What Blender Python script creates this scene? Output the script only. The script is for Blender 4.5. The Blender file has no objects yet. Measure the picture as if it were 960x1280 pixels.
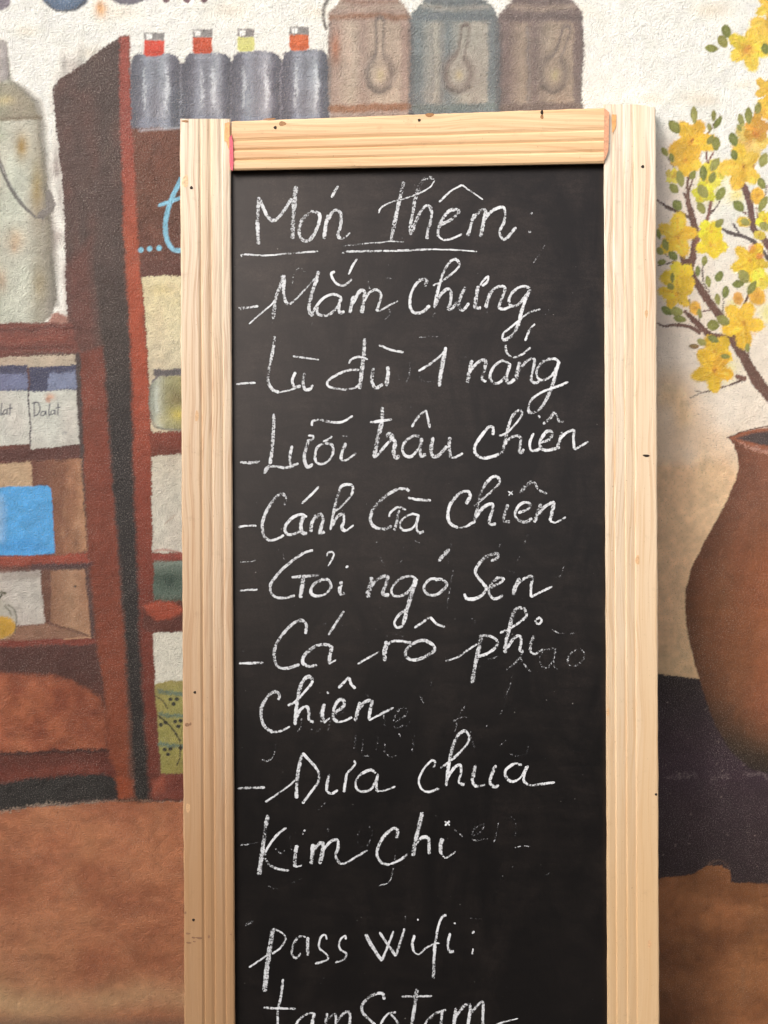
import bpy, math, random
import numpy as np
from mathutils import Vector, Matrix

random.seed(5)
RNG = np.random.default_rng(7)
R = math.radians
C = bpy.context.scene.collection
SC = bpy.context.scene

# ------------------------------------------------------------------ camera, sky, sun, exposure
TILT = R(12.0)            # the chalkboard leans on the wall, the phone is held parallel to it
FPX = 967.0               # focal length in photo pixels (photo 960 x 1280)
DIST = 0.967              # camera to front of the board: one photo pixel is one millimetre there
TOPY = -0.036             # y of the frame's front face at its top (photo row 140)
UPB = Vector((0, math.sin(TILT), math.cos(TILT)))       # up along the board
NRM = Vector((0, -math.cos(TILT), math.sin(TILT)))      # out of the board, to the camera
BASE_LEN = 1.20           # picture centre to the foot of the board
P0 = Vector((0, TOPY - 0.5 * math.sin(TILT), BASE_LEN * math.cos(TILT)))
CAM = P0 + NRM * DIST

cam_d = bpy.data.cameras.new('camera')
cam = bpy.data.objects.new('camera', cam_d); C.objects.link(cam)
cam.matrix_world = Matrix.Translation(CAM) @ Matrix((
    (1, 0, NRM.x, 0), (0, UPB.y, NRM.y, 0), (0, UPB.z, NRM.z, 0), (0, 0, 0, 1)))
cam_d.sensor_fit = 'VERTICAL'; cam_d.sensor_height = 24.0
cam_d.lens = 24.0 * FPX / 1280.0
cam_d.clip_start = 0.05; cam_d.clip_end = 500
SC.camera = cam

SUN_EL, SUN_AZ = R(36), R(225)
world = bpy.data.worlds.new('World'); SC.world = world; world.use_nodes = True
wn = world.node_tree; bg = wn.nodes['Background']
sky = wn.nodes.new('ShaderNodeTexSky'); sky.sky_type = 'NISHITA'; sky.sun_disc = False
sky.sun_elevation = SUN_EL; sky.sun_rotation = SUN_AZ
sky.air_density = 1.0; sky.dust_density = 7.0; sky.ozone_density = 0.3
hsv = wn.nodes.new('ShaderNodeHueSaturation'); hsv.inputs['Saturation'].default_value = 0.45     # thin white overcast
wn.links.new(sky.outputs['Color'], hsv.inputs['Color'])
wn.links.new(hsv.outputs['Color'], bg.inputs['Color']); bg.inputs['Strength'].default_value = 0.125
sun_d = bpy.data.lights.new('sun', 'SUN'); sun_d.energy = 1.2; sun_d.angle = R(18); sun_d.color = (1.0, 0.965, 0.925)
sun = bpy.data.objects.new('sun', sun_d); C.objects.link(sun)
sdir = Vector((math.sin(SUN_AZ) * math.cos(SUN_EL), math.cos(SUN_AZ) * math.cos(SUN_EL), math.sin(SUN_EL)))
sun.rotation_euler = sdir.to_track_quat('Z', 'Y').to_euler(); sun.location = (-3, -3, 4)
vs = SC.view_settings
vs.view_transform = 'Standard'; vs.look = 'None'; vs.gamma = 1.0; vs.use_curve_mapping = False
vs.exposure = 0.60
SC.cycles.transparent_max_bounces = 24

# ------------------------------------------------------------------ helpers
def lin(h):
    c = np.array([int(h[i:i + 2], 16) for i in (0, 2, 4)]) / 255.0
    return np.where(c <= 0.04045, c / 12.92, ((c + 0.055) / 1.055) ** 2.4)

def lc(h, k=1.0):
    return tuple(float(v) * k for v in lin(h)) + (1.0,)

def mesh_obj(name, verts, faces, mat=None, parent=None, smooth=False):
    me = bpy.data.meshes.new(name)
    me.from_pydata([tuple(v) for v in verts], [], faces)
    me.update()
    if mat: me.materials.append(mat)
    if smooth: me.polygons.foreach_set('use_smooth', [True] * len(me.polygons))
    o = bpy.data.objects.new(name, me); C.objects.link(o)
    if parent: o.parent = parent
    return o

def np_mesh(name, verts, quads, mat, parent=None, color=None, smooth=True):
    me = bpy.data.meshes.new(name)
    nv, nf, k = len(verts), len(quads), quads.shape[1]
    me.vertices.add(nv); me.vertices.foreach_set('co', np.ascontiguousarray(verts, dtype=np.float32).ravel())
    me.loops.add(nf * k); me.loops.foreach_set('vertex_index', np.ascontiguousarray(quads, dtype=np.int32).ravel())
    me.polygons.add(nf)
    me.polygons.foreach_set('loop_start', np.arange(0, nf * k, k, dtype=np.int32))
    me.polygons.foreach_set('use_smooth', np.full(nf, smooth))
    if color is not None:
        ca = me.color_attributes.new('paint', 'FLOAT_COLOR', 'POINT')
        ca.data.foreach_set('color', np.ascontiguousarray(color, dtype=np.float32).ravel())
    me.update(calc_edges=True); me.validate()
    me.materials.append(mat)
    o = bpy.data.objects.new(name, me); C.objects.link(o)
    if parent: o.parent = parent
    return o

class NT:
    def __init__(self, name):
        self.m = bpy.data.materials.new(name); self.m.use_nodes = True
        self.t = self.m.node_tree; self.t.nodes.clear()
        self.out = self.n('ShaderNodeOutputMaterial'); self.b = self.n('ShaderNodeBsdfPrincipled')
        self.l(self.b.outputs[0], self.out.inputs[0])
    def n(self, ty, **kw):
        nd = self.t.nodes.new(ty)
        for k, v in kw.items():
            if k.startswith('i_'): nd.inputs[k[2:].replace('_', ' ')].default_value = v
            else: setattr(nd, k, v)
        return nd
    def l(self, a, b): self.t.links.new(a, b)
    def mapping(self, src, scale):
        m = self.n('ShaderNodeMapping'); m.inputs['Scale'].default_value = scale; self.l(src, m.inputs['Vector'])
        return m.outputs[0]
    def noise(self, vec, scale, detail=3, rough=0.55, dist=0.0):
        nd = self.n('ShaderNodeTexNoise'); nd.inputs['Scale'].default_value = scale
        nd.inputs['Detail'].default_value = detail; nd.inputs['Roughness'].default_value = rough
        nd.inputs['Distortion'].default_value = dist
        self.l(vec, nd.inputs['Vector']); return nd.outputs['Fac']
    def ramp(self, src, stops, interp='LINEAR'):
        r = self.n('ShaderNodeValToRGB'); r.color_ramp.interpolation = interp
        e = r.color_ramp.elements
        while len(e) < len(stops): e.new(0.5)
        for k, (p, c) in enumerate(stops):
            e[k].position = p
            e[k].color = c if isinstance(c, tuple) else (c, c, c, 1)
        self.l(src, r.inputs[0]); return r.outputs[0]
    def mix(self, fac, a, b, mode='MIX'):
        m = self.n('ShaderNodeMix', data_type='RGBA', blend_type=mode)
        for s, v in ((m.inputs[0], fac), (m.inputs[6], a), (m.inputs[7], b)):
            if hasattr(v, 'links'): self.l(v, s)
            else: s.default_value = v
        return m.outputs[2]
    def math(self, op, a, b=0.0, c=None, clamp=False):
        m = self.n('ShaderNodeMath', operation=op, use_clamp=clamp)
        for k, v in enumerate((a, b) if c is None else (a, b, c)):
            if hasattr(v, 'links'): self.l(v, m.inputs[k])
            else: m.inputs[k].default_value = v
        return m.outputs[0]
    def bump(self, h, strength, dist, prev=None):
        b = self.n('ShaderNodeBump'); b.inputs['Strength'].default_value = strength
        b.inputs['Distance'].default_value = dist; self.l(h, b.inputs['Height'])
        if prev: self.l(prev, b.inputs['Normal'])
        return b.outputs[0]

def tag(o, label=None, cat=None, group=None, kind=None):
    if label: o['label'] = label
    if cat: o['category'] = cat
    if group: o['group'] = group
    if kind: o['kind'] = kind
    return o

# ------------------------------------------------------------------ materials
def mat_mural():
    t = NT('mural_paint')
    geo = t.n('ShaderNodeNewGeometry'); P = geo.outputs['Position']
    vc = t.n('ShaderNodeVertexColor', layer_name='paint')
    grit = t.noise(P, 340, 3, 0.68)
    sand = t.noise(P, 520, 2, 0.7)
    broad = t.noise(P, 16, 4, 0.6)
    blot = t.noise(P, 60, 4, 0.6)
    # brushed-on paint: patches of thinner and thicker coat
    v = t.ramp(broad, [(0.3, 0.94), (0.7, 1.10)])
    c = t.mix(1.0, vc.outputs['Color'], v, 'MULTIPLY')
    v2 = t.ramp(blot, [(0.3, 0.94), (0.7, 1.08)])
    c = t.mix(1.0, c, v2, 'MULTIPLY')
    # pale flecks are missed grains and glints put into the colour, pits stay dark; rougher in some places than in others
    rough = t.ramp(broad, [(0.38, 0.45), (0.62, 1.0)])
    spk = t.math('MULTIPLY', t.ramp(sand, [(0.53, 0.0), (0.66, 1.0)]), rough)
    c = t.mix(t.math('MULTIPLY', spk, 0.30), c, (0.66, 0.58, 0.50, 1))
    pit = t.ramp(grit, [(0.30, 0.45), (0.44, 1.0)])
    c = t.mix(t.math('MULTIPLY', rough, 0.8), c, t.mix(1.0, c, pit, 'MULTIPLY'))
    t.l(c, t.b.inputs['Base Color'])
    t.b.inputs['Roughness'].default_value = 0.46
    t.b.inputs['Specular IOR Level'].default_value = 0.42
    b1 = t.bump(grit, 0.6, 0.0028)
    b2 = t.bump(sand, 0.85, 0.0021, b1)
    b1b = t.bump(t.noise(P, 130, 5, 0.75), 0.22, 0.004, b2)
    b3 = t.bump(blot, 0.4, 0.006, b1b)
    t.l(b3, t.b.inputs['Normal'])
    return t.m

def mat_wood(name, axis, pale, mid, dark, low=None, low_amt=0.8, streak=1.0, seed=0.0):
    t = NT(name)
    tc = t.n('ShaderNodeTexCoord'); O = tc.outputs['Object']
    mp = t.n('ShaderNodeMapping'); mp.inputs['Location'].default_value = (seed, seed * 1.7, seed * 0.6)
    mp.inputs['Scale'].default_value = (1, 0.016, 1) if axis == 'y' else (0.016, 1, 1)
    wv = t.n('ShaderNodeTexNoise'); wv.inputs['Scale'].default_value = 5.0; wv.inputs['Detail'].default_value = 2
    t.l(t.mapping(O, (3.0, 1.0, 1.0) if axis == 'y' else (1.0, 3.0, 1.0)), wv.inputs['Vector'])
    va = t.n('ShaderNodeVectorMath', operation='MULTIPLY_ADD')
    t.l(wv.outputs['Color'], va.inputs[0]); va.inputs[1].default_value = (0.022, 0.022, 0.0); t.l(O, va.inputs[2])
    t.l(va.outputs[0], mp.inputs['Vector']); V = mp.outputs[0]
    s1 = t.noise(V, 210, 3, 0.65, 0.15)
    s2 = t.noise(V, 520, 2, 0.6)
    s3 = t.noise(V, 75, 2, 0.5, 0.2)
    c = t.ramp(s3, [(0.35, pale), (0.65, mid)])
    g = t.ramp(s1, [(0.50, 0.0), (0.58, 1.0), (0.65, 0.1)])
    c = t.mix(t.math('MULTIPLY', g, 0.55 * streak), c, dark)
    g2 = t.ramp(s2, [(0.52, 0.0), (0.66, 1.0)])
    c = t.mix(t.math('MULTIPLY', g2, 0.35 * streak), c, dark)
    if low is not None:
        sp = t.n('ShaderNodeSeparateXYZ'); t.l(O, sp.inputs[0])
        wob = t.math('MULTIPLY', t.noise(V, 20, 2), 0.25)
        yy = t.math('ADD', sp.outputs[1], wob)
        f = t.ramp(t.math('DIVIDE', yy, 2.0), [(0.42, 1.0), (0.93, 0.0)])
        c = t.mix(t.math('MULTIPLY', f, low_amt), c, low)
    # grey handling dirt and small flecks
    d = t.noise(O, 45, 5, 0.7)
    c = t.mix(1.0, t.mix(t.ramp(d, [(0.60, 0.0), (0.78, 0.30)]), c, (0.20, 0.13, 0.08, 1)), (0.90, 0.89, 0.86, 1), 'MULTIPLY')
    fl = t.noise(O, 420, 2, 0.5)
    c = t.mix(t.ramp(fl, [(0.70, 0.0), (0.76, 0.5)]), c, (0.16, 0.09, 0.05, 1))
    t.l(c, t.b.inputs['Base Color'])
    t.b.inputs['Roughness'].default_value = 0.48
    t.b.inputs['Specular IOR Level'].default_value = 0.4
    t.l(t.bump(s2, 0.35, 0.0006, t.bump(s1, 0.3, 0.0012)), t.b.inputs['Normal'])
    return t.m

def mat_board():
    t = NT('blackboard_paint')
    O = t.n('ShaderNodeTexCoord').outputs['Object']
    sm = t.noise(t.mapping(O, (1, 0.55, 1)), 11, 6, 0.68, 1.2)
    wipe = t.noise(t.mapping(O, (0.6, 2.2, 1)), 34, 5, 0.7, 0.4)
    gr = t.noise(O, 650, 2, 0.7)
    dust = t.math('MULTIPLY', t.ramp(sm, [(0.40, 0.12), (0.66, 1.0)]), t.ramp(wipe, [(0.35, 0.25), (0.75, 1.0)]))
    dust = t.math('MULTIPLY', dust, t.ramp(gr, [(0.35, 0.3), (0.72, 1.0)]))
    # the dust tint gets stronger towards the top of the board
    sp = t.n('ShaderNodeSeparateXYZ'); t.l(O, sp.inputs[0])
    up = t.ramp(t.math('DIVIDE', sp.outputs[1], 2.0), [(0.40, 0.36), (0.78, 1.0)])
    f = t.math('MULTIPLY', t.math('MULTIPLY', dust, up), 0.085)
    c = t.mix(f, (0.0026, 0.0027, 0.0031, 1), (0.62, 0.46, 0.38, 1))
    speck = t.ramp(t.noise(O, 300, 1, 0.3), [(0.83, 0.0), (0.87, 0.4)])
    c = t.mix(speck, c, (0.5, 0.47, 0.43, 1))
    t.l(c, t.b.inputs['Base Color'])
    t.b.inputs['Roughness'].default_value = 0.34
    t.b.inputs['Specular IOR Level'].default_value = 0.46
    t.b.inputs['Specular Tint'].default_value = (1.0, 0.90, 0.86, 1)
    t.l(t.bump(gr, 0.18, 0.0004, t.bump(wipe, 0.06, 0.002)), t.b.inputs['Normal'])
    return t.m

def mat_chalk():
    t = NT('chalk')
    O = t.n('ShaderNodeTexCoord').outputs['Object']
    uv = t.n('ShaderNodeUVMap', uv_map='UVMap'); sp = t.n('ShaderNodeSeparateXYZ'); t.l(uv.outputs[0], sp.inputs[0])
    v = sp.outputs[1]; cov = sp.outputs[0]       # v: -1..1 across the stroke, u: how hard it was pressed
    av = t.math('ABSOLUTE', v)
    edge = t.math('MULTIPLY', t.math('POWER', av, 5.0), 0.15)
    g = t.noise(O, 560, 3, 0.7)
    g2 = t.noise(O, 300, 2, 0.5)
    h = t.math('ADD', t.math('MULTIPLY', g, 0.75), t.math('MULTIPLY', g2, 0.25))
    thr = t.math('ADD', t.math('SUBTRACT', 0.655, t.math('MULTIPLY', cov, 0.285)), edge)
    a = t.math('MULTIPLY', t.math('SUBTRACT', h, thr), 10.5, clamp=True)
    a = t.math('MULTIPLY', a, t.math('ADD', t.math('MULTIPLY', cov, 0.66), 0.24), clamp=True)
    t.b.inputs['Base Color'].default_value = (0.66, 0.67, 0.69, 1)
    t.b.inputs['Roughness'].default_value = 1.0
    t.b.inputs['Specular IOR Level'].default_value = 0.05
    t.l(a, t.b.inputs['Alpha'])
    t.l(t.bump(g, 0.5, 0.0008), t.b.inputs['Normal'])
    return t.m

def mat_plain(name, col, rough=0.7, var=0.2, scale=60, bump=0.2, metal=0.0):
    t = NT(name); O = t.n('ShaderNodeTexCoord').outputs['Object']
    n1 = t.noise(O, scale, 4, 0.6)
    t.l(t.mix(1.0, col, t.ramp(n1, [(0.3, 1 - var), (0.7, 1 + var * 0.5)]), 'MULTIPLY'), t.b.inputs['Base Color'])
    t.b.inputs['Roughness'].default_value = rough; t.b.inputs['Metallic'].default_value = metal
    t.l(t.bump(n1, bump, 0.003), t.b.inputs['Normal'])
    return t.m

M_MURAL = mat_mural()
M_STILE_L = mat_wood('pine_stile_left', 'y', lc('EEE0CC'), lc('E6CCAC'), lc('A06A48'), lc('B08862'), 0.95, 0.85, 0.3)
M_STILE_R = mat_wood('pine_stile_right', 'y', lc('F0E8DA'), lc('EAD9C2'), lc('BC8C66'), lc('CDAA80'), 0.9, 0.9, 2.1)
M_RAIL = mat_wood('pine_rail', 'x', lc('EFD0A8'), lc('E6BC90'), lc('C0865A'), None, 0, 0.7, 4.2)
M_BOARD = mat_board()
M_CHALK = mat_chalk()

# ------------------------------------------------------------------ numpy paint box for the mural
def vnoise(x, y, s, seed):
    """smooth value noise, x and y in photo pixels, s = size of a lump"""
    r = np.random.default_rng(seed).random((256, 256)).astype(np.float32)
    u, v = x / s, y / s
    iu, iv = np.floor(u).astype(int), np.floor(v).astype(int)
    fu, fv = u - iu, v - iv
    fu, fv = fu * fu * (3 - 2 * fu), fv * fv * (3 - 2 * fv)
    g = lambda a, b: r[a & 255, b & 255]
    return (g(iu, iv) * (1 - fu) + g(iu + 1, iv) * fu) * (1 - fv) + (g(iu, iv + 1) * (1 - fu) + g(iu + 1, iv + 1) * fu) * fv

class Canvas:
    def __init__(s, px, py):
        s.x0, s.y0 = px, py
        w = RNG.random((2, len(px)))
        s.jx = (vnoise(px, py, 13, 1) - .5) * 1.6 + (vnoise(px, py, 2.6, 2) - .5) * 1.3 + (w[0] - .5) * 1.5
        s.jy = (vnoise(px, py, 13, 3) - .5) * 1.6 + (vnoise(px, py, 2.6, 4) - .5) * 1.3 + (w[1] - .5) * 1.5
        s.col = np.zeros((len(px), 3)); s.id = np.zeros(len(px), dtype=np.int32)
    def box(s, a, b, c, d):
        return np.nonzero((s.x0 > a) & (s.x0 < c) & (s.y0 > b) & (s.y0 < d))[0]
    def put(s, ix, m, col, idn):
        m = m[:, None]
        c = col if isinstance(col, np.ndarray) and col.ndim == 2 else lin(col)[None, :] if isinstance(col, str) else col
        s.col[ix] = s.col[ix] * (1 - m) + c * m
        if idn is not None:
            k = ix[m[:, 0] > 0.5]; s.id[k] = idn
    def poly(s, pts, col, idn=None, soft=1.3, jit=1.0, op=1.0):
        p = np.array(pts, float); pad = soft + 4
        ix = s.box(p[:, 0].min() - pad, p[:, 1].min() - pad, p[:, 0].max() + pad, p[:, 1].max() + pad)
        if len(ix) == 0: return
        x, y = s.x0[ix] + s.jx[ix] * jit, s.y0[ix] + s.jy[ix] * jit
        d = np.full(len(ix), 1e9); ins = np.zeros(len(ix), bool)
        for (ax, ay), (bx, by) in zip(p, np.roll(p, -1, 0)):
            ex, ey = bx - ax, by - ay; L = ex * ex + ey * ey + 1e-9
            t = np.clip(((x - ax) * ex + (y - ay) * ey) / L, 0, 1)
            d = np.minimum(d, np.hypot(x - ax - t * ex, y - ay - t * ey))
            if ay != by:
                cr = ((ay > y) != (by > y)) & (x < (bx - ax) * (y - ay) / (by - ay) + ax)
                ins ^= cr
        sd = np.where(ins, d, -d)
        m = np.clip(sd / soft + 0.5, 0, 1) * op
        if callable(col): col = col(x, y)
        s.put(ix, m, col, idn)
    def line(s, pts, w, col, idn=None, soft=1.2, jit=0.6, op=1.0, smooth=True):
        p = crom(pts, 6) if smooth and len(pts) > 2 else np.array(pts, float)
        n = len(p); ws = np.full(n, w) if np.isscalar(w) else np.interp(np.linspace(0, 1, n), np.linspace(0, 1, len(w)), w)
        pad = ws.max() + soft + 3
        ix = s.box(p[:, 0].min() - pad, p[:, 1].min() - pad, p[:, 0].max() + pad, p[:, 1].max() + pad)
        if len(ix) == 0: return
        x, y = s.x0[ix] + s.jx[ix] * jit, s.y0[ix] + s.jy[ix] * jit
        d = np.full(len(ix), -1e9)
        for k in range(n - 1):
            (ax, ay), (bx, by) = p[k], p[k + 1]
            ex, ey = bx - ax, by - ay; L = ex * ex + ey * ey + 1e-9
            t = np.clip(((x - ax) * ex + (y - ay) * ey) / L, 0, 1)
            d = np.maximum(d, (ws[k] * (1 - t) + ws[k + 1] * t) / 2 - np.hypot(x - ax - t * ex, y - ay - t * ey))
        s.put(ix, np.clip(d / soft + 0.5, 0, 1) * op, col, idn)
    def blob(s, cx, cy, rx, ry, col, idn=None, ang=0, soft=0.3, op=1.0, jit=1.0):
        """ellipse; soft as a share of the radius"""
        r = max(rx, ry) * 1.3 + 4
        ix = s.box(cx - r, cy - r, cx + r, cy + r)
        if len(ix) == 0: return
        x, y = s.x0[ix] + s.jx[ix] * jit - cx, s.y0[ix] + s.jy[ix] * jit - cy
        ca, sa = math.cos(R(ang)), math.sin(R(ang))
        u, v = (x * ca + y * sa) / rx, (-x * sa + y * ca) / ry
        q = np.hypot(u, v)
        m = np.clip((1 - q) / soft + 0.5, 0, 1) if soft < 1 else np.exp(-2.2 * q * q)
        s.put(ix, m * op, col, idn)

def crom(pts, n):
    p = np.array(pts, float)
    q = np.vstack([2 * p[0] - p[1], p, 2 * p[-1] - p[-2]]); out = []
    for i in range(1, len(q) - 2):
        a, b, c, d = q[i - 1], q[i], q[i + 1], q[i + 2]
        for t in np.linspace(0, 1, n, endpoint=False):
            out.append(0.5 * (2 * b + (c - a) * t + (2 * a - 5 * b + 4 * c - d) * t * t + (3 * b - a - 3 * c + d) * t ** 3))
    out.append(p[-1]); return np.array(out)

PARTS = [None]         # id -> (name, label, parent id)
def pid(name, label=None, parent=0):
    PARTS.append((name, label, parent)); return len(PARTS) - 1

def vgrad(stops):
    ys = [a for a, b in stops]; cs = np.array([lin(b) for a, b in stops])
    return lambda x, y: np.stack([np.interp(y, ys, cs[:, k]) for k in range(3)], 1)
def hgrad(stops):
    f = vgrad(stops); return lambda x, y: f(y, x)

def paint_mural(cv):
    X, Y = cv.x0, cv.y0
    # ---- plaster ground: white above, tan wash low on the right
    white, cream, tan = lin('F4F1E8'), lin('E6DAC4'), lin('E8C298')
    n = vnoise(X, Y, 70, 11) * .6 + vnoise(X, Y, 26, 12) * .4
    f = np.clip((Y - 370 - np.clip(X - 850, 0, 150) * 1.1 + (n - .5) * 170) / 190, 0, 1) * (X > 500)
    cv.col[:] = white * (1 - f)[:, None] + tan * f[:, None]
    f4 = np.clip((Y - 215) / 190, 0, 1) * (X > 500) * (1 - f) * .8
    cv.col[:] = cv.col * (1 - f4)[:, None] + lin('EBDCC8') * f4[:, None]
    f3 = np.clip((905 - X + (n - .5) * 50) / 60, 0, 1) * np.clip((Y - 150) / 40, 0, 1) * (X > 500) * (1 - f) * .6  # pinkish tint paints in the board's soft shadow beside the frame
    cv.col[:] = cv.col * (1 - f3)[:, None] + lin('EAD6C6') * f3[:, None]
    f2 = np.clip((Y - 640) / 260, 0, 1) * (X > 500)
    cv.col[:] = cv.col * (1 - f2 * .4)[:, None] + lin('B4844E') * (f2 * .4)[:, None]
    for k in range(26):
        a = RNG.random(3); cv.blob(a[0] * 960, a[1] * 150, 14 + 20 * a[2], 6 + 9 * a[2], 'DCD0B4', None, soft=1, op=.35)
    cv.blob(126, 12, 11, 16, 'E2A95C', None, soft=1, op=.8); cv.blob(124, 8, 5, 8, 'C98A4A', None, soft=1, op=.7)
    # ---- painted floor
    g = pid('painted_floor')
    def floor(x, y):
        n1 = vnoise(x, y * 2.2, 60, 21) * .55 + vnoise(x, y * 1.8, 22, 22) * .3 + vnoise(x, y, 7, 23) * .15
        a, b, c = lin('BC7850'), lin('A2603E'), lin('C99C70')
        w = np.clip((n1 - .3) / .4, 0, 1)[:, None]
        L = a * w + b * (1 - w)
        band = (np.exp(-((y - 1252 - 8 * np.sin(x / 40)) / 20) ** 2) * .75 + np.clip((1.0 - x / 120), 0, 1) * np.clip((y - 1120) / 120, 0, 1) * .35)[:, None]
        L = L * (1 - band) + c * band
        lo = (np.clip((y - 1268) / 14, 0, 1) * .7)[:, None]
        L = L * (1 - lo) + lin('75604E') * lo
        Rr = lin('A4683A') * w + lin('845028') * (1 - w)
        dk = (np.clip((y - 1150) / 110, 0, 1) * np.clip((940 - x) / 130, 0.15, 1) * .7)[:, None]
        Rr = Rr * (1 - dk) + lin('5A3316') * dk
        k = np.clip((x - 420) / 160, 0, 1)[:, None]
        return L * (1 - k) + Rr * k
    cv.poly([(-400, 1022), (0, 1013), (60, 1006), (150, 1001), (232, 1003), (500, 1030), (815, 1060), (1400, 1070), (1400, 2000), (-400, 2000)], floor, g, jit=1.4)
    for k in range(40):
        a = RNG.random(4); cv.blob(a[0] * 232, 1020 + a[1] * 240, 10 + 22 * a[2], 4 + 8 * a[3], '8A5036' if k % 2 else 'C48C66', None, soft=1, op=.2)
    cv.line([(929, 1212), (930, 1258)], 6, '94603A', None, soft=3, op=.8)
    # ---- cupboard ------------------------------------------------
    c = pid('painted_cupboard')
    cv.poly([(66, 112), (75, 99), (100, 82), (125, 63), (148, 47), (158, 42), (162, 48), (165, 150), (232, 150), (420, 150), (420, 1000), (232, 1003), (150, 1002), (0, 1013), (-420, 1030), (-420, 405), (-60, 404), (84, 402), (80, 260)],
            hgrad([(0, '6E3C30'), (70, '5A443E'), (150, '4C3C38'), (165, '6A4030'), (232, '6A4030')]), c, jit=1.4)
    # side of the cupboard, greyed brown above, reddish in places
    for k in range(60):
        a = RNG.random(4)
        cv.blob(70 + a[0] * 80, 70 + a[1] * 360, 5 + 10 * a[2], 10 + 20 * a[3], ('463834', '5C463E', '64423A')[k % 3], None, soft=1, op=.45)
    cv.poly([(84, 330), (112, 300), (120, 440), (86, 440)], '6E3C32', None, soft=14, op=.6)
    # red front edge of the side board
    e = pid('painted_board_edge', None, c)
    cv.poly([(150, 46), (161, 45), (165, 150), (168, 200), (172, 300), (180, 400), (187, 500), (189, 600), (191, 700), (193, 850), (202, 1000), (186, 1000), (180, 900), (173, 800), (170, 700), (167, 600), (163, 500), (161, 400), (155, 300), (152, 200), (149, 100)],
            vgrad([(40, 'A24C3E'), (150, '90463A'), (300, 'A85034'), (450, 'A8492C'), (600, '883C28'), (780, '702F20'), (1000, '682B1C')]), e, soft=4, jit=1.6)
    # left post and dark gap
    cv.poly([(98, 442), (130, 430), (134, 500), (140, 600), (148, 700), (156, 800), (162, 1000), (146, 1001), (134, 940), (120, 800), (110, 700), (104, 600), (100, 520)],
            vgrad([(430, '70392C'), (560, '7E3C2A'), (700, '7A3A27'), (1000, '86401F')]), None, soft=5, jit=1.6)
    cv.poly([(118, 330), (152, 330), (163, 430), (165, 500), (167, 600), (172, 700), (175, 800), (180, 900), (188, 1001), (168, 1001), (163, 900), (157, 800), (150, 700), (142, 600), (134, 500), (128, 430)],
            vgrad([(330, '4A3A36'), (420, '3E3430'), (550, '2D2828'), (1000, '221E1C')]), None, soft=6, jit=1.6)
    cv.poly([(146, 972), (166, 975), (168, 996), (147, 998)], '96451F', None, soft=5, op=.7)
    cv.line([(146, 1001), (190, 1000), (232, 997)], 3, '2E1C16', None, soft=3)
    # shelf boards at the left
    for (pts, colr) in (([(-420, 404), (90, 404), (98, 440), (-420, 448)], '7A4338'),
                        ([(-420, 566), (0, 563), (102, 556), (104, 574), (0, 577), (-420, 580)], '5C352E'),
                        ([(-420, 700), (0, 696), (108, 691), (110, 704), (0, 708), (-420, 712)], '90402E'),
                        ([(-420, 806), (0, 800), (118, 797), (121, 805), (0, 809), (-420, 815)], '803A2C')):
        s = pid('painted_shelf', None, c); cv.poly(pts, colr, s, soft=3, jit=1.8)
    cv.line([(-400, 416), (0, 413), (60, 409), (100, 410)], 3.5, '553430', None, soft=3, op=.7, jit=2)
    cv.line([(-400, 438), (0, 436), (90, 434)], 5, '542E28', None, soft=4, op=.6, jit=2)
    cv.line([(-400, 426), (80, 424)], 5, '96503F', None, soft=4, op=.45, jit=2.4)
    cv.line([(40, 709), (112, 706)], 7, '4B3234', None, soft=4, op=.8, jit=1.6)
    cv.line([(-400, 700), (0, 698), (108, 694)], 2.5, 'A8503A', None, soft=2, op=.5, jit=1.6)
    # upper cubby: boxes with the town name
    cv.poly([(-420, 450), (0, 447), (93, 443), (94, 457), (0, 460), (-420, 463)], 'B9A893', None, jit=1.4)
    for x0, x1, lab in ((-60, 35.5, 'white and blue painted box cut by the picture edge'), (36.5, 97, 'white and blue painted box reading Dalat')):
        b = pid('painted_box', lab, c)
        cv.poly([(x0, 488), (x1 - (2 if x0 > 0 else 0), 487), (x1 + (3 if x0 > 0 else 2), 555), (x0 + 2, 562)], 'C9C8BE', b, jit=.8)
        cv.poly([(x0, 459), (x1 - 2, 456), (x1 - 1, 488), (x0, 489)], '45465F', b, jit=1.2)
    cv.poly([(-60, 468), (33, 466), (34, 487), (-60, 489)], '767C9C', None, soft=3, jit=1.6)
    cv.poly([(62, 467), (94, 465), (96, 486), (60, 488)], '7E86A2', None, soft=3, jit=1.8)
    cv.line([(35, 487), (37, 520), (38.5, 557)], 1.6, '3C3A40', None, soft=1, jit=.8)
    cv.blob(63, 496, 8, 6, 'CF9472', None, soft=1, op=.8); cv.blob(60, 500, 3, 3, 'C07A5A', None, soft=.5, op=.6)
    ink = '4A4C56'
    for st in ([(43, 503), (43, 520)], [(41, 504), (47, 503), (50, 510), (48, 517), (43, 520)], [(56, 514), (52, 515), (51, 519), (55, 519), (57, 514), (58, 519)],
               [(62, 505), (61, 519), (63, 518)], [(68, 513), (64, 514), (64, 518), (67, 517), (69, 513), (69, 518)], [(73, 505), (72, 517), (73, 519)], [(70, 510), (75, 509)],
               [(2, 504), (1, 518), (3, 517)], [(8, 512), (5, 513), (4, 518), (8, 516), (9, 512), (9, 518)], [(13, 505), (12, 518)], [(10, 511), (15, 510)]):
        cv.line(st, 1.35, ink, None, soft=1.0, jit=.15)
    cv.blob(81, 541, 3, 2, '8A8C8A', None, soft=.6, op=.6)
    cv.line([(97, 444), (99, 490), (102, 560), (104, 620), (106, 690)], [5, 6, 5, 4, 3], '453A38', None, soft=3, jit=1.2)
    # second cubby: tan back, brown side, blue book
    cv.poly([(-420, 582), (0, 580), (39, 577), (41, 612), (-420, 616)], 'BFA07E', None, jit=1.4)
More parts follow.
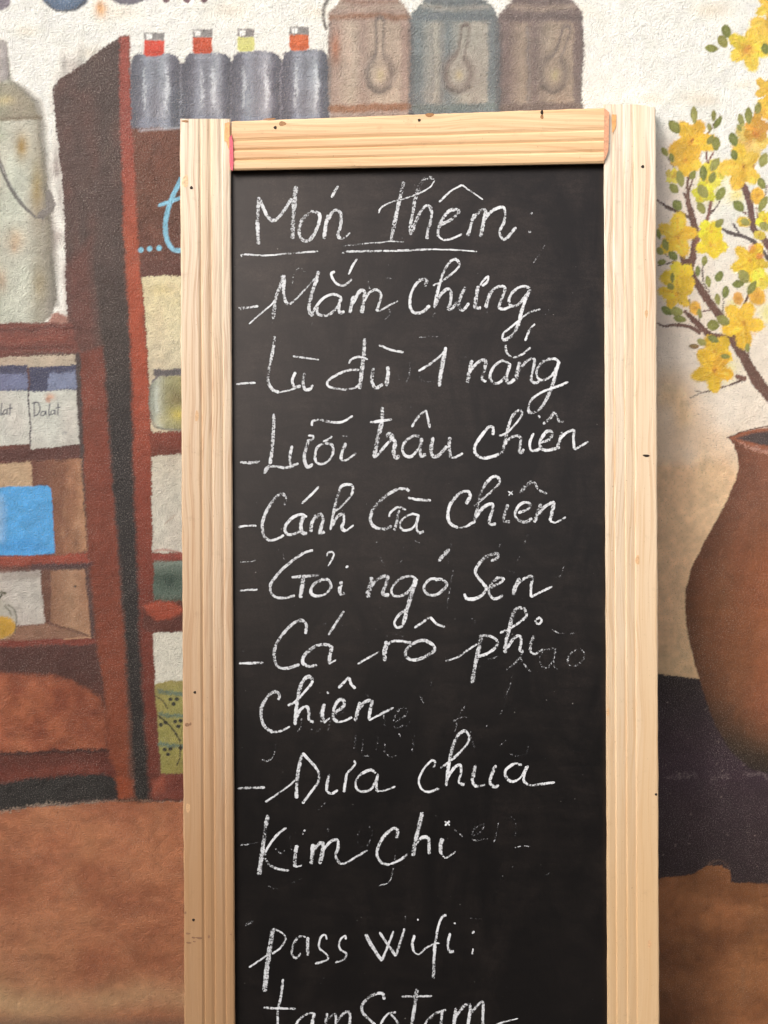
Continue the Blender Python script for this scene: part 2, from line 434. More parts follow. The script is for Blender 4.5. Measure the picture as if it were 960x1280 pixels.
    cv.poly([(39, 577), (102, 574), (108, 690), (68, 694), (60, 606), (41, 606)], hgrad([(40, '74493A'), (80, '86583F'), (106, 'B0805E')]), None, soft=3, jit=1.8)
    for k in range(18):
        a = RNG.random(3); cv.blob(72 + a[0] * 30, 590 + a[1] * 95, 4, 12, ('B98C6A', '6E4436')[k % 2], None, soft=1, op=.4)
    bk = pid('painted_book', 'bright blue painted book lying on the shelf', c)
    cv.poly([(-80, 611), (0, 609), (60, 607), (64, 611), (66, 650), (69, 691), (40, 694), (0, 694), (-80, 696)], '4CA4E2', bk, soft=1.6, jit=.7)
    cv.poly([(-80, 620), (0, 622), (4, 640), (2, 676), (-80, 676)], 'A9C4E0', None, soft=16, op=.75)
    cv.poly([(0, 678), (36, 672), (64, 688), (0, 692)], '3A96DC', None, soft=10, op=.6)
    # third cubby
    cv.poly([(-420, 718), (0, 716), (50, 713), (54, 745), (57, 780), (26, 782), (-420, 786)], 'BFB6AC', None, jit=1.0)
    cv.poly([(0, 714), (50, 713), (51, 722), (0, 726)], '9A8C82', None, soft=6, op=.6)
    cv.poly([(51, 713), (62, 713), (64, 779), (57, 781)], '6B4636', None, soft=3, jit=1.2)
    cv.poly([(63, 714), (109, 711), (112, 750), (115, 796), (88, 786), (64, 779)], hgrad([(62, '8A6248'), (90, 'A98062'), (112, 'A5795A')]), None, soft=2.4, jit=1.2)
    cv.poly([(-420, 786), (26, 783), (60, 780), (90, 788), (114, 797), (0, 801), (-420, 806)], '8C6650', None, soft=3, jit=1.2)
    cv.line([(62, 779), (88, 787), (114, 796)], 2, '6A4434', None, soft=2, jit=1)
    cv.line([(80, 799), (105, 797), (117, 796)], 1.6, 'C89A76', None, soft=1.2, op=.8)
    cv.line([(0, 811), (30, 810), (65, 808)], 1.6, 'A8705A', None, soft=1.2, op=.7, jit=1.6)
    cv.line([(108, 712), (112, 760), (116, 797)], 3, '4A3536', None, soft=2.5, jit=1)
    cv.blob(94, 733, 1.6, 1.3, '2A1E18', None, soft=.5, jit=0)
    fj = pid('painted_oil_flask', None, c)
    cv.blob(2, 774, 20, 24, 'B4AFA0', fj, soft=.2, op=.75); cv.blob(1, 784, 19, 14, 'C8992E', fj, soft=.2)
    cv.line([(10, 756), (18, 762), (21, 775), (18, 792)], 1.8, '5E5A50', None, soft=1.2, op=.8)
    cv.line([(6, 757), (12, 764), (15, 770)], 1.8, '7A766A', None, soft=1.2, op=.8)
    cv.line([(-6, 745), (2, 740), (7, 743)], 3, '55553E', None, soft=1.5, jit=1.4); cv.line([(0, 748), (3, 742)], 2, '4A4A38', None, soft=1)
    # lower panel and drawer
    cv.poly([(-420, 815), (0, 809), (120, 806), (132, 880), (134, 940), (148, 970), (0, 976), (-420, 985)], vgrad([(805, '54302A'), (840, '4E2D26'), (880, '552A20'), (940, '5A2A1E'), (975, '6E3022')]), None, soft=4, jit=1.6)
    dr = pid('painted_drawer', 'orange painted drawer front', c)
    def drawer(x, y):
        n1 = (vnoise(x, y, 24, 31) * .6 + vnoise(x, y, 9, 32) * .4)[:, None]
        a = lin('7A3820') * (1 - n1) + lin('B46640') * n1
        e = np.clip((x - 70) / 70, 0, 1)[:, None]
        return a * (1 - e * .45) + lin('6E3420') * e * .45
    cv.poly([(-420, 846), (0, 841), (60, 844), (92, 852), (108, 862), (124, 872), (132, 890), (134, 936), (0, 941), (-420, 950)], drawer, dr, soft=6, jit=2.0)
    cv.line([(0, 943), (60, 940), (134, 938)], 3.5, '3A1C16', None, soft=3, jit=1.6)
    cv.line([(-400, 972), (0, 970), (60, 962), (120, 960)], 8, '7A3826', None, soft=6, op=.6, jit=2)
    v_ = pid('painted_shadow_gap', None, c)
    cv.poly([(-420, 984), (0, 979), (50, 972), (128, 967), (145, 972), (147, 1000), (100, 1001), (0, 1013), (-420, 1028)], '272422', v_, soft=4, jit=2.0)
    cv.line([(0, 1013), (40, 1008), (90, 1005), (125, 1003)], 2.4, 'B09A84', None, soft=2, op=.75, jit=3)
    cv.line([(120, 1003), (160, 1001), (190, 1000)], 1.4, 'B88A6E', None, soft=1, op=.6, jit=2)
    # ---- right half of the cupboard: back boards, paper, jars
    cv.poly([(168, 160), (420, 150), (420, 345), (176, 346)], vgrad([(150, '744838'), (250, '68402F'), (345, '5E3830')]), None, soft=2)
    for k in range(26):
        a = RNG.random(3); cv.blob(170 + a[0] * 62, 165 + a[1] * 175, 7, 12, ('7E5040', '54362C')[k % 2], None, soft=1, op=.4)
    cv.poly([(177, 347), (200, 345), (420, 341), (420, 536), (189, 540), (186, 470), (182, 400)], vgrad([(342, 'E2D6AE'), (380, 'DED2A8'), (430, 'D8CBAA'), (470, 'CFC2A6')]), None, jit=1.5)
    cv.blob(200, 362, 22, 12, 'D9C489', None, soft=1, op=.6); cv.blob(215, 395, 20, 16, 'E8DCB4', None, soft=1, op=.5)
    gj = pid('painted_glass_jar', None, c)
    cv.poly([(192, 462), (300, 459), (300, 470), (194, 471)], '635E60', gj, soft=2, jit=1.2)
    cv.poly([(197, 471), (300, 468), (300, 537), (198, 536), (190, 525), (188, 505), (188, 482)], hgrad([(186, '8A948A'), (198, 'B8BCA8'), (208, '9C9A74'), (232, 'A39A66')]), gj, soft=2)
    cv.blob(222, 498, 18, 15, '7C6E44', None, soft=1, op=.8); cv.blob(224, 518, 18, 12, 'CDBB58', None, soft=1, op=.9); cv.blob(204, 524, 12, 9, 'BDB88A', None, soft=1, op=.6)
    cv.line([(190, 478), (195, 473), (201, 468)], 2.4, '6E6A6C', None, soft=1.6); cv.line([(188, 482), (187, 505), (190, 525), (198, 535), (232, 538)], 2.4, '6A6E66', None, soft=2, op=.8)
    cv.line([(196, 484), (195, 500), (196, 515)], 3, 'C6D0C6', None, soft=3, op=.8)
    s = pid('painted_shelf', None, c); cv.poly([(186, 541), (420, 533), (420, 566), (189, 569)], vgrad([(530, '8C3E2A'), (568, '6C3426')]), s, soft=3, jit=1.4)
    cv.poly([(189, 571), (225, 567), (420, 562), (420, 690), (191, 691)], vgrad([(565, 'C9C0AC'), (620, 'CFCBBB'), (690, 'CBC6B8')]), None, jit=1.3)
    cv.line([(206, 655), (214, 648), (218, 644)], 1.6, 'B09A84', None, soft=1.4, op=.6)
    cv.line([(194, 689), (206, 687), (226, 691)], 2.4, 'A86A5C', None, soft=2, op=.7)
    s = pid('painted_shelf', None, c); cv.poly([(190, 692), (232, 692), (420, 690), (420, 698), (190, 700)], '8C4034', s, soft=2)
    gj = pid('painted_green_jar', None, c); cv.poly([(192, 701), (420, 698), (420, 750), (192, 751)], vgrad([(700, '7E8C80'), (720, '4A5C50'), (740, '5A6C60'), (752, '4C5448')]), gj, soft=2, jit=1.2)
    cv.blob(212, 727, 14, 16, '2E4238', None, soft=1, op=.85)
    s = pid('painted_shelf', None, c); cv.poly([(178, 755), (195, 751), (215, 753), (420, 748), (420, 790), (192, 792), (180, 790)], '5C2E24', s, soft=3, jit=1.6)
    cv.poly([(180, 757), (196, 752), (215, 752), (232, 762), (212, 774), (196, 776), (184, 768)], 'A0462C', None, soft=5, jit=1.6)
    cv.poly([(191, 792), (210, 791), (228, 790), (420, 788), (420, 856), (194, 858)], 'D6D2C2', None, jit=.9)
    bs = pid('painted_olive_basket', None, c)
    cv.poly([(194, 856), (210, 851), (420, 846), (420, 970), (202, 967), (198, 920)], vgrad([(846, '9A8E50'), (870, '9C9450'), (965, '948C46')]), bs, jit=.8)
    for yy in (866, 894, 931):
        cv.line([(200, yy - 1), (215, yy + 1), (234, yy + 3)], 4.5, '5C7468', None, soft=2.4, op=.85, jit=1.6)
    for (bx, by) in ((213, 874), (221, 874), (217, 880), (201, 906), (207, 903), (219, 902), (226, 901), (223, 908), (206, 937), (213, 936), (210, 943), (226, 935)):
        cv.blob(bx, by, 2.7, 2.3, '2A2A26', None, soft=.4, jit=.3)
    cv.line([(194, 869), (203, 876), (209, 886)], 1.4, '3A3424', None, soft=1); cv.line([(198, 895), (208, 903), (216, 911), (226, 926)], 1.9, '2E2A1E', None, soft=1)
    cv.line([(226, 930), (225, 945), (221, 957)], 1.4, '3A3424', None, soft=1)
    s = pid('painted_shelf', None, c); cv.poly([(200, 968), (420, 964), (420, 998), (192, 1000), (190, 985)], '77382A', s, soft=3, jit=1.4)
    cv.poly([(190, 975), (206, 970), (206, 990), (192, 996)], 'A04E34', None, soft=5, op=.6)
    # blue lettering
    lt = pid('painted_lettering', 'light blue painted lettering', c)
    for q in ((176, 312.5), (187, 311), (199, 310)): cv.blob(q[0], q[1], 3.4, 3.4, '86C6E0', lt, soft=.3, jit=.2)
    cv.line([(226, 224), (217, 243), (210, 262), (207, 282), (208, 298), (214, 309), (223, 313), (240, 309)], 6, '84C2DE', lt, soft=1.2, jit=.5)
    cv.line([(200, 256), (210, 253), (222, 249), (240, 240)], 4.6, '84C2DE', lt, soft=1.2, jit=.5)
    # ---- milk can
    mc = pid('painted_milk_can', 'large greenish painted milk can with a wire handle')
    cv.poly([(-110, 50), (4, 49), (9, 54), (11, 75), (14, 100), (28, 110), (42, 125), (50, 148), (54, 185), (58, 225), (62, 262), (65, 300), (68, 340), (70, 372), (66, 394), (55, 403), (-170, 405), (-190, 380), (-170, 150), (-130, 108)],
            hgrad([(-60, 'A2A494'), (0, 'BEBFAE'), (30, 'C8C8B8'), (48, 'A8A290'), (66, '8A867C')]), mc, soft=3, jit=1.2)
    cv.poly([(-110, 50), (4, 49), (10, 56), (12, 98), (0, 104), (-110, 104)], hgrad([(-60, '8A8480'), (0, 'B4AEAA'), (6, 'A8A2A0'), (12, '7A746E')]), None, soft=3)
    cv.poly([(-60, 106), (16, 103), (30, 112), (44, 130), (49, 145), (0, 150), (-60, 150)], '8F866E', None, soft=8, op=.8)
    cv.line([(13, 100), (44, 126), (53, 160), (58, 225), (66, 300), (70, 380)], [4, 8, 9, 9, 9, 6], '6E6A5E', None, soft=7, op=.75, jit=1.2)
    cv.blob(6, 125, 16, 9, 'C6B588', None, soft=1, op=.9)
    cv.line([(-60, 152), (0, 149), (30, 147), (50, 147)], 5, '7A6E58', None, soft=4, jit=1.4, op=.9)
    for q in ((27, 183, 12, 24, 'A08448', 1.0), (46, 235, 11, 42, 'A08C5C', .9), (12, 215, 12, 40, 'D8DCCA', .95), (20, 300, 16, 20, 'C7A882', .7), (2, 350, 10, 22, 'BE9C7E', .7), (50, 355, 14, 28, 'A08E68', .6), (28, 345, 12, 30, 'D2D6C4', .7), (60, 300, 6, 60, '8F8B76', .6), (4, 170, 10, 12, 'B8C0A8', .6), (18, 310, 6, 8, 'B08A66', .5)):
        cv.blob(q[0], q[1], q[2], q[3], q[4], None, soft=1, op=q[5])
    hd = pid('painted_handle', None, mc)
    cv.line([(-30, 150), (-8, 185), (4, 215), (16, 240), (30, 258), (44, 272)], [3, 5, 5, 5, 3], '6E6C66', hd, soft=1.6); cv.line([(0, 205), (14, 232), (26, 249)], 1.4, 'A8A8A0', None, soft=1)
    cv.poly([(57, 240), (63, 238), (70, 256), (66, 264), (54, 274), (46, 272), (48, 266), (58, 258)], '84807A', hd, soft=2.4)
    cv.poly([(64, 394), (72, 390), (84, 395), (85, 403), (60, 404)], 'A8796A', None, soft=3)
    # ---- things at the very top
    for (q, colr) in (((82, -4, 29, 18), '566A84'), ((160, -8, 26, 14), '6E6A74'), ((-2, -2, 15, 15), '7E7680'), ((-90, -8, 30, 20), '6E6A74')):
        k = pid('painted_plate'); cv.blob(*q, colr, k, soft=.16)
    cv.line([(58, 2), (68, 12), (82, 14), (100, 8), (108, 0)], 2.4, '4C4E54', None, soft=2, jit=1.2); cv.blob(84, 0, 16, 7, '7488A6', None, soft=1, op=.6)
    for q in (208, 233.5, 255): k = pid('painted_dot'); cv.blob(q, -1, 4.4, 4.8, '6C4E56', k, soft=.3, jit=.4)
    # ---- four bottles
    cv.poly([(176, 78), (400, 78), (404, 158), (176, 158)], '62646E', None, soft=3)
    cv.poly([(480, 22), (650, 22), (650, 150), (480, 150)], '646668', None, soft=3)
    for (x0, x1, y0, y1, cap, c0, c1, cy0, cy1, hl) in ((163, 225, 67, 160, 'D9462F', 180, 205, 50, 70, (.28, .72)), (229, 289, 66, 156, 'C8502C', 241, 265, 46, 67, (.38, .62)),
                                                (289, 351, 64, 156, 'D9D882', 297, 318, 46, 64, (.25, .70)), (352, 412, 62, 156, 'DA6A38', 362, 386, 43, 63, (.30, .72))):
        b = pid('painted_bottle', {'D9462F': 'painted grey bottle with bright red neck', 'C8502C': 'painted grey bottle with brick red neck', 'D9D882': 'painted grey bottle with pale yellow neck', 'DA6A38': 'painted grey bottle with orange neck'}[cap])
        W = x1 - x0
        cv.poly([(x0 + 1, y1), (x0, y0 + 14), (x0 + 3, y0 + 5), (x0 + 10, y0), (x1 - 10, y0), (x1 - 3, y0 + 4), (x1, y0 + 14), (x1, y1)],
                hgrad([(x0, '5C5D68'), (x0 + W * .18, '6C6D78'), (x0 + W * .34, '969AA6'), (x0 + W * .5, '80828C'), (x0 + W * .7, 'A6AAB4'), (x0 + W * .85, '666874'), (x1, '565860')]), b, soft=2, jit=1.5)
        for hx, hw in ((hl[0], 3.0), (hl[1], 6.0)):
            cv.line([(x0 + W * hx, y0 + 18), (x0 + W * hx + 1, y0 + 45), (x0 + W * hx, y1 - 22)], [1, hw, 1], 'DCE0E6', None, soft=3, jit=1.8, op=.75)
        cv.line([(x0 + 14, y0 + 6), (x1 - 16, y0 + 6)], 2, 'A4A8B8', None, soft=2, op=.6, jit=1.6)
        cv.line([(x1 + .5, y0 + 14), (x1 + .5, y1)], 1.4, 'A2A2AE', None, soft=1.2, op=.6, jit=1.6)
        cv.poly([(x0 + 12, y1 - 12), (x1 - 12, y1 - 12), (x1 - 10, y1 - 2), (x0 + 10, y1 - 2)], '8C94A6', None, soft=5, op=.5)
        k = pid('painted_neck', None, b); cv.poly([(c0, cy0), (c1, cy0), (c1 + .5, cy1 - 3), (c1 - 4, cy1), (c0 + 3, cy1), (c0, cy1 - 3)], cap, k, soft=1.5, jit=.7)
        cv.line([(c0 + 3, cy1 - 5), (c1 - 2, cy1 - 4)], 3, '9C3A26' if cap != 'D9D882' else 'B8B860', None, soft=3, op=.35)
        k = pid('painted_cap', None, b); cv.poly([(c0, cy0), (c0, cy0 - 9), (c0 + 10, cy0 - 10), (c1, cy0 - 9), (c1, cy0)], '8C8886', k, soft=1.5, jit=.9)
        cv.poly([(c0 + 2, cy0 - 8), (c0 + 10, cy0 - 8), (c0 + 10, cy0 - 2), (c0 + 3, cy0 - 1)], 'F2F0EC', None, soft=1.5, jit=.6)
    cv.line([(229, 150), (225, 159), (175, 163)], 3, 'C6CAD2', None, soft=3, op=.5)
    # ---- three tins with spoons
    tins = ((410, 513, 'A48E82', 'B6A594', '94705A', '946A50', 474, 92, 0, 475, 26, 'pinkish brown painted tin with a spoon'),
            (514, 622, '747C7E', 'A6A196', '6C7478', '747E7C', 572, 92, 6, 582, 34, 'blue grey painted tin with a spoon'),
            (624, 729, '7A6C68', '9E8E7E', '6A5E5C', '7A6A62', 691, 92, 12, 708, 36, 'grey brown painted tin with a spoon'))
    for (x0, x1, ec, bc, rim, bot, sx, sy, _, hx, hy, lab) in tins:
        j = pid('painted_tin', lab)
        cv.poly([(x0 + 6, 170), (x0 + 2, 140), (x0, 40), (x0 + 1, 16), (x0 + 14, 4), (x0 + 24, -8), (x0 + 28, -60), (x1 - 28, -60), (x1 - 22, -6), (x1 - 8, 5), (x1 - 1, 16), (x1, 60), (x1 - 2, 140), (x1 - 4, 170)], ec, j, soft=2.6, jit=1.6)
        W = x1 - x0
        cv.poly([(x0 + 11, 27), (x1 - 11, 27), (x1 - 12, 130), (x0 + 12, 130)], hgrad([(x0 + 10, ec), (x0 + W * .28, bc), (x0 + W * .42, ec), (x0 + W * .6, bc), (x1 - 14, bc), (x1 - 8, ec)]), None, soft=6, jit=1.6)
        cv.line([(x0 + 4, 22), (x0 + W * .5, 20), (x1 - 3, 22)], 7, rim, None, soft=4, jit=1.4, op=.9)
        cv.line([(x0 + 16, 8), (x0 + W * .5, 11), (x1 - 12, 8)], 6, bc, None, soft=5, op=.6, jit=1.6)
        cv.line([(x0 + 14, 1), (x0 + W * .5, 3), (x1 - 14, 1)], 2.4, rim, None, soft=2.4, op=.7, jit=1.4)
        cv.line([(x0 + 5, 136), (x1 - 4, 133)], 9, bot, None, soft=3, jit=1.4, op=.95)
        sp = pid('painted_spoon', None, j)
        cv.blob(sx, sy, 19, 24, '7C716A', sp, soft=.5, ang=0); cv.line([(sx - 1, sy - 14), ((sx + hx) / 2, (sy + hy) / 2), (hx, hy)], [15, 12, 13], '7C716A', sp, soft=4.5, jit=1)
        cv.blob(sx + 1, sy, 12, 17, bc, None, soft=.6); cv.line([(sx, sy - 12), ((sx + hx) / 2 + .5, (sy + hy) / 2), (hx, hy + 3)], [9, 6, 7], bc, None, soft=2.2, op=.85)
        cv.blob(sx + 2, sy + 2, 7, 10, 'BCAE84', None, soft=1, op=.7); cv.line([(sx - 14, sy + 16), (sx, sy + 24), (sx + 14, sy + 16)], 4, '5E5652', None, soft=3, op=.6)
        cv.line([(x0 + 2, 30), (x0 + 3, 130)], 3, '5C5A5C', None, soft=3, op=.5, jit=1.4); cv.line([(x1 - 2, 18), (x1 - 2, 140)], 3, '5E5C5C', None, soft=3, op=.5, jit=1.4)
    cv.blob(420, 60, 8, 26, 'A86238', None, soft=1, op=.7); cv.blob(436, 70, 8, 40, 'C8AC9C', None, soft=1, op=.6)
    for xx in (540, 552, 660): cv.line([(xx, 35), (xx + 1, 80), (xx, 125)], 3, '7C7A7C', None, soft=3, op=.45, jit=1.6)
    cv.line([(412, -4), (406, 6), (404, 20), (407, 36)], 4, '77746E', None, soft=2.4, jit=1)
    # ---- dark table and brown vase at the right
    tb = pid('painted_table', 'dark purple painted table block under the vase')
    cv.poly([(600, 838), (815, 841), (850, 846), (884, 850), (1400, 850), (1400, 1112), (960, 1105), (915, 1103), (913, 1088), (900, 1082), (884, 1082), (868, 1092), (815, 1099), (600, 1099)],
            vgrad([(840, '2C201F'), (900, '33242A'), (965, '3B2833'), (1000, '36252C'), (1100, '2E1F22')]), tb, jit=1.0)
    for k in range(26):
        a = RNG.random(3); cv.blob(824 + a[0] * 130, 870 + a[1] * 215, 1.2, .9, 'A8988C', None, soft=.6, op=.5)
    for (a, b_) in (((835, 972), (868, 970)), ((887, 973), (908, 971)), ((930, 969), (962, 971))):
        cv.line([a, ((a[0] + b_[0]) / 2, a[1] - 1), b_], 3, '9A8A86', None, soft=2.5, op=.4, jit=4)
    cv.line([(884, 1080), (900, 1076), (912, 1086)], 1.2, '8A6A50', None, soft=1.5, op=.6, jit=2)
    vz = pid('painted_vase', 'large glossy brown painted clay vase')
    vl = [(910, 547), (917, 556), (921, 568), (923, 584), (920, 600), (911, 620), (896, 649), (879, 680), (864, 710), (857, 738), (856, 764), (861, 800), (869, 832), (878, 862), (893, 905), (912, 938), (940, 962), (985, 972)]
    vr = [(2 * 1012 - a, b) for a, b in vl[::-1]]
    def vase(x, y):
        base = vgrad([(540, '905840'), (600, '88543C'), (680, '7A4A30'), (760, '7A4A2A'), (860, '784828'), (930, '42301C'), (970, '30221A')])(x, y)
        e = np.exp(-((x - 975) / 42) ** 2)[:, None] * np.clip((y - 640) / 60, 0, 1)[:, None] * np.clip((945 - y) / 60, 0, 1)[:, None]
        base = base * (1 - e * .8) + lin('A05A34') * e * .75
        xl = np.interp(y, [b for a, b in vl], [a for a, b in vl])
        d = np.clip((x - xl) / 40, 0, 1)[:, None]
        base = base * (.62 + .38 * d)
        n1 = (vnoise(x, y, 14, 41) * .5 + vnoise(x, y, 5, 42) * .5)[:, None]
        return base * (.92 + .16 * n1)
    cv.poly(vl + vr, vase, vz, soft=1.6, jit=.7)
    cv.poly([(910, 547), (925, 541), (945, 536), (1012, 530), (1078, 536), (1112, 547), (1060, 560), (1012, 564), (955, 562), (930, 556)], '9A5A3C', vz, soft=1.6, jit=.7)
    cv.poly([(920, 548), (940, 541), (960, 539), (1012, 537), (1070, 541), (1100, 548), (1060, 556), (1012, 559), (950, 556)], '4E4240', None, soft=3, jit=.8)
    cv.line([(925, 553), (936, 560), (950, 565), (975, 568)], 2.2, 'CF9C88', None, soft=1.8, jit=2.0, op=.85)
    cv.line([(940, 560), (955, 563), (972, 564)], 1.5, 'DDB0A0', None, soft=1.5, jit=2.4, op=.6)
    cv.line([(909, 547), (925, 541), (945, 535), (975, 531)], 1.6, '5A3020', None, soft=1.2)
    # ---- blossom branch
    r5 = lambda x, y: (810 + x / 6.4, 150 + y / 6.4)
    r6 = lambda x, y: (810 + x / 6.4, 330 + y / 6.4)
    r4 = lambda x, y: (810 + x / 6.4, y / 6.4)
    pale = (('F0E070', 919, 244, 16, 14), ('EBE28A', 905, 215, 18, 16), ('EDE56E', 945, 352, 18, 20), ('F0E46A', 917, 385, 12, 16), ('E8DC70', 906, 462, 20, 18), ('E6DE78', 887, 236, 22, 24), ('ECE480', 960, 390, 18, 20))
    for (cc, x, y, a, b_) in pale: cv.blob(x, y, a, b_, cc, None, soft=1, op=.8, jit=3)
    br = pid('painted_branch', 'brown painted blossom branch')
    def limb(f, pts, w, colr='6E4E42'):
        ww = [a / 6.4 for a in w] if isinstance(w, (list, tuple)) else w / 6.4
        cv.line([f(*p) for p in pts], ww, colr, br, soft=1.2, jit=.9)
    limb(r6, [(1500, 1700), (1150, 1250), (960, 1040), (870, 930), (800, 810), (730, 690), (690, 620)], [110, 110, 90, 95, 80, 70, 65])
    limb(r6, [(700, 640), (640, 500), (560, 390), (470, 270), (400, 170), (340, 60), (310, -10)], [72, 62, 66, 66, 60, 62, 66])
    limb(r5, [(330, 1240), (350, 1130), (372, 1000), (385, 900), (355, 780), (325, 680), (290, 590)], [66, 56, 50, 56, 52, 44, 18])
    limb(r5, [(330, 700), (318, 600), (318, 450), (322, 290)], [30, 26, 20, 14], '7A5A4C')
    limb(r5, [(330, 570), (355, 480)], 16)
    limb(r5, [(385, 1010), (420, 900), (470, 800), (495, 700), (512, 560)], [30, 30, 28, 30, 22], '84584E')
    limb(r5, [(500, 745), (545, 700), (572, 650)], [16, 14, 10], '5A403A')
    limb(r5, [(340, 785), (230, 725), (150, 695), (70, 640)], [22, 30, 24, 12], '5E463C')
    limb(r5, [(325, 1230), (285, 1130), (250, 1040)], [60, 50, 30])
    limb(r5, [(290, 1190), (210, 1138), (80, 1165)], [20, 14, 9], '4E3830')
    limb(r5, [(220, 1130), (150, 1080), (90, 1020)], 7, '5E463C')
    limb(r5, [(230, 410), (180, 345), (160, 290)], 9, '5E463C')
    limb(r5, [(478, 375), (468, 250), (480, 110), (520, 50), (580, -40)], [20, 14, 18, 12, 8], '7A5248')
    limb(r5, [(485, 345), (500, 300), (525, 255)], 12, '8A5A4C')
    limb(r5, [(730, 480), (780, 560), (815, 680), (835, 800), (850, 880), (930, 960), (1010, 1080), (1060, 1250)], [50, 62, 56, 50, 52, 60, 70, 80], '70504A')
    limb(r5, [(820, 460), (850, 300), (870, 200)], [30, 34, 20], 'B07C40')
    limb(r5, [(580, 865), (660, 905), (740, 925), (830, 965), (910, 1040), (970, 1120)], [14, 32, 26, 34, 30, 34], '5C5250')
    limb(r5, [(680, 830), (725, 900)], 18, '5C5250')
    limb(r5, [(870, 800), (900, 720), (960, 520)], 10, '6A5044'); limb(r5, [(760, 735), (790, 750)], 10, '6A4438'); limb(r5, [(875, 770), (862, 700)], 8, 'A06A5A')
    limb(r6, [(650, 600), (560, 585), (490, 570), (400, 485), (345, 425), (300, 385)], [70, 60, 52, 50, 44, 30])
    limb(r6, [(410, 545), (330, 500), (220, 488), (140, 500), (75, 478)], [30, 30, 24, 18, 12])
    limb(r6, [(745, 935), (640, 968), (540, 1000), (440, 1028), (330, 1075)], [24, 12, 16, 10, 5], '5E4438')
    limb(r6, [(545, 998), (500, 980)], 8, '5E4438'); limb(r6, [(440, 1028), (375, 1020)], 7, '5E4438')
    limb(r6, [(770, 915), (722, 902)], 40, '764E40')
    limb(r6, [(735, 395), (770, 320), (820, 210)], [20, 22, 14], '6A4C40')
    limb(r6, [(442, 380), (500, 372)], 14); limb(r6, [(490, 225), (440, 140), (440, 0)], 10, '5A4238'); limb(r6, [(600, 380), (605, 280)], 7, '5A4238')
    limb(r6, [(798, 790), (800, 710)], 12, '6A4A3C'); limb(r6, [(345, 390), (335, 290)], 12); limb(r6, [(412, 480), (410, 420)], 10)
    for k in range(150):        # rough bark flecks
        ix = RNG.integers(0, 30)
    # flowers
    fl = (('F0CC3A', 935, 60, 27, -70, 1), ('F4C030', 864, 176, 29, -60, 1), ('ECBA30', 857, 200, 20, 30, 0), ('F2C22E', 847, 295, 26, -80, 1), ('F8DC20', 888, 290, 15, 20, 0), ('F0D020', 889, 306, 17, 80, 0),
          ('DDC83E', 891, 217, 16, 0, 0), ('E4D62E', 879, 240, 14, 40, 0), ('EBC468', 938, 176, 25, 10, 0), ('EEC038', 928, 208, 26, 40, 1), ('DCA43C', 945, 160, 16, 60, 0), ('F4CC26', 938, 326, 23, -60, 1),
          ('F5CC22', 849, 348, 20, -40, 0), ('F0C224', 846, 368, 20, 50, 1), ('F2C028', 929, 404, 27, -62, 1), ('EEBE24', 895, 439, 20, 20, 0), ('E8B422', 893, 462, 26, 85, 1), ('ECB63A', 870, 385, 9, 80, 2), ('E0A84C', 923, 373, 8, 80, 2),
          ('EAB23A', 946, 370, 12, 40, 2), ('EFDA3C', 950, 350, 13, 0, 0), ('EEB838', 947, 245, 11, 90, 2), ('F0DC28', 958, 275, 13, 90, 0), ('D8B83A', 930, 277, 9, 10, 2), ('EEC23A', 959, 112, 15, 10, 1), ('EDBA36', 957, 136, 14, 10, 0),
          ('EFC440', 962, 8, 17, 0, 1), ('E6CE4C', 841, 220, 9, 60, 0), ('ECC040', 962, 38, 22, 70, 0), ('D8C040', 949, 294, 8, 10, 2), ('EDBE3C', 990, 150, 22, 70, 1), ('EDBE3C', 1000, 330, 22, 20, 1), ('E8C83C', 985, 230, 20, 20, 1))
    for (cc, x, y, r, a0, star) in fl:
        k = pid('painted_flower', None)
        if star == 2:
            cv.blob(x, y, r, r * .8, cc, k, ang=a0, soft=.25); cv.blob(x, y, r * .5, r * .4, 'C0702C', None, soft=1, op=.5); continue
        for q in range(5):
            a = a0 + q * 72 + RNG.uniform(-9, 9); L = r * RNG.uniform(.86, 1.1)
            px_, py_ = x + math.cos(R(a)) * L * .55, y + math.sin(R(a)) * L * .55
            base = lin(cc) * RNG.uniform(.80, 1.12) * np.array([1, RNG.uniform(.96, 1.12), RNG.uniform(.7, 1.5)])
            cv.blob(px_, py_, L * .56, L * (.36 if star else .46), base[None, :].repeat(1, 0), k, ang=a, soft=.22, jit=1.4)
            for s_ in range(2 if star else 0):
                o_ = RNG.uniform(-.16, .16) * r
                cv.line([(x + math.cos(R(a)) * L * .2 - math.sin(R(a)) * o_, y + math.sin(R(a)) * L * .2 + math.cos(R(a)) * o_), (x + math.cos(R(a)) * L * .85 - math.sin(R(a)) * o_, y + math.sin(R(a)) * L * .85 + math.cos(R(a)) * o_)], 1.5, 'CF9420' if s_ else 'F8DC60', None, soft=2, op=.5, jit=1)
        for q in range(14):
            a, d_ = RNG.uniform(0, 360), r * RNG.uniform(.15, .8)
            cv.blob(x + math.cos(R(a)) * d_, y + math.sin(R(a)) * d_, RNG.uniform(2, 4.5), RNG.uniform(1, 2), ('D89A1C', 'FBE67A', 'E8A824', 'F6D848')[q % 4], None, ang=a, soft=1, op=.55, jit=2)
        cv.blob(x, y, r * .2, r * .2, 'D9862A', None, soft=1, op=.7, jit=2)
        if star: cv.blob(x + 1, y, 2.6, 2.2, '9C5A24', None, soft=1, op=.8, jit=2)
    cv.blob(946, 167, 9, 7, 'D0662E', None, soft=1, op=.6, jit=2); cv.blob(940, 311, 5, 6, 'E0822C', None, soft=.6, op=.6); cv.blob(950, 321, 5, 4, 'DC7C34', None, soft=.6, op=.8)
    cv.blob(932, 63, 11, 11, 'D98A34', None, soft=1, op=.8, jit=2)
    lv = []
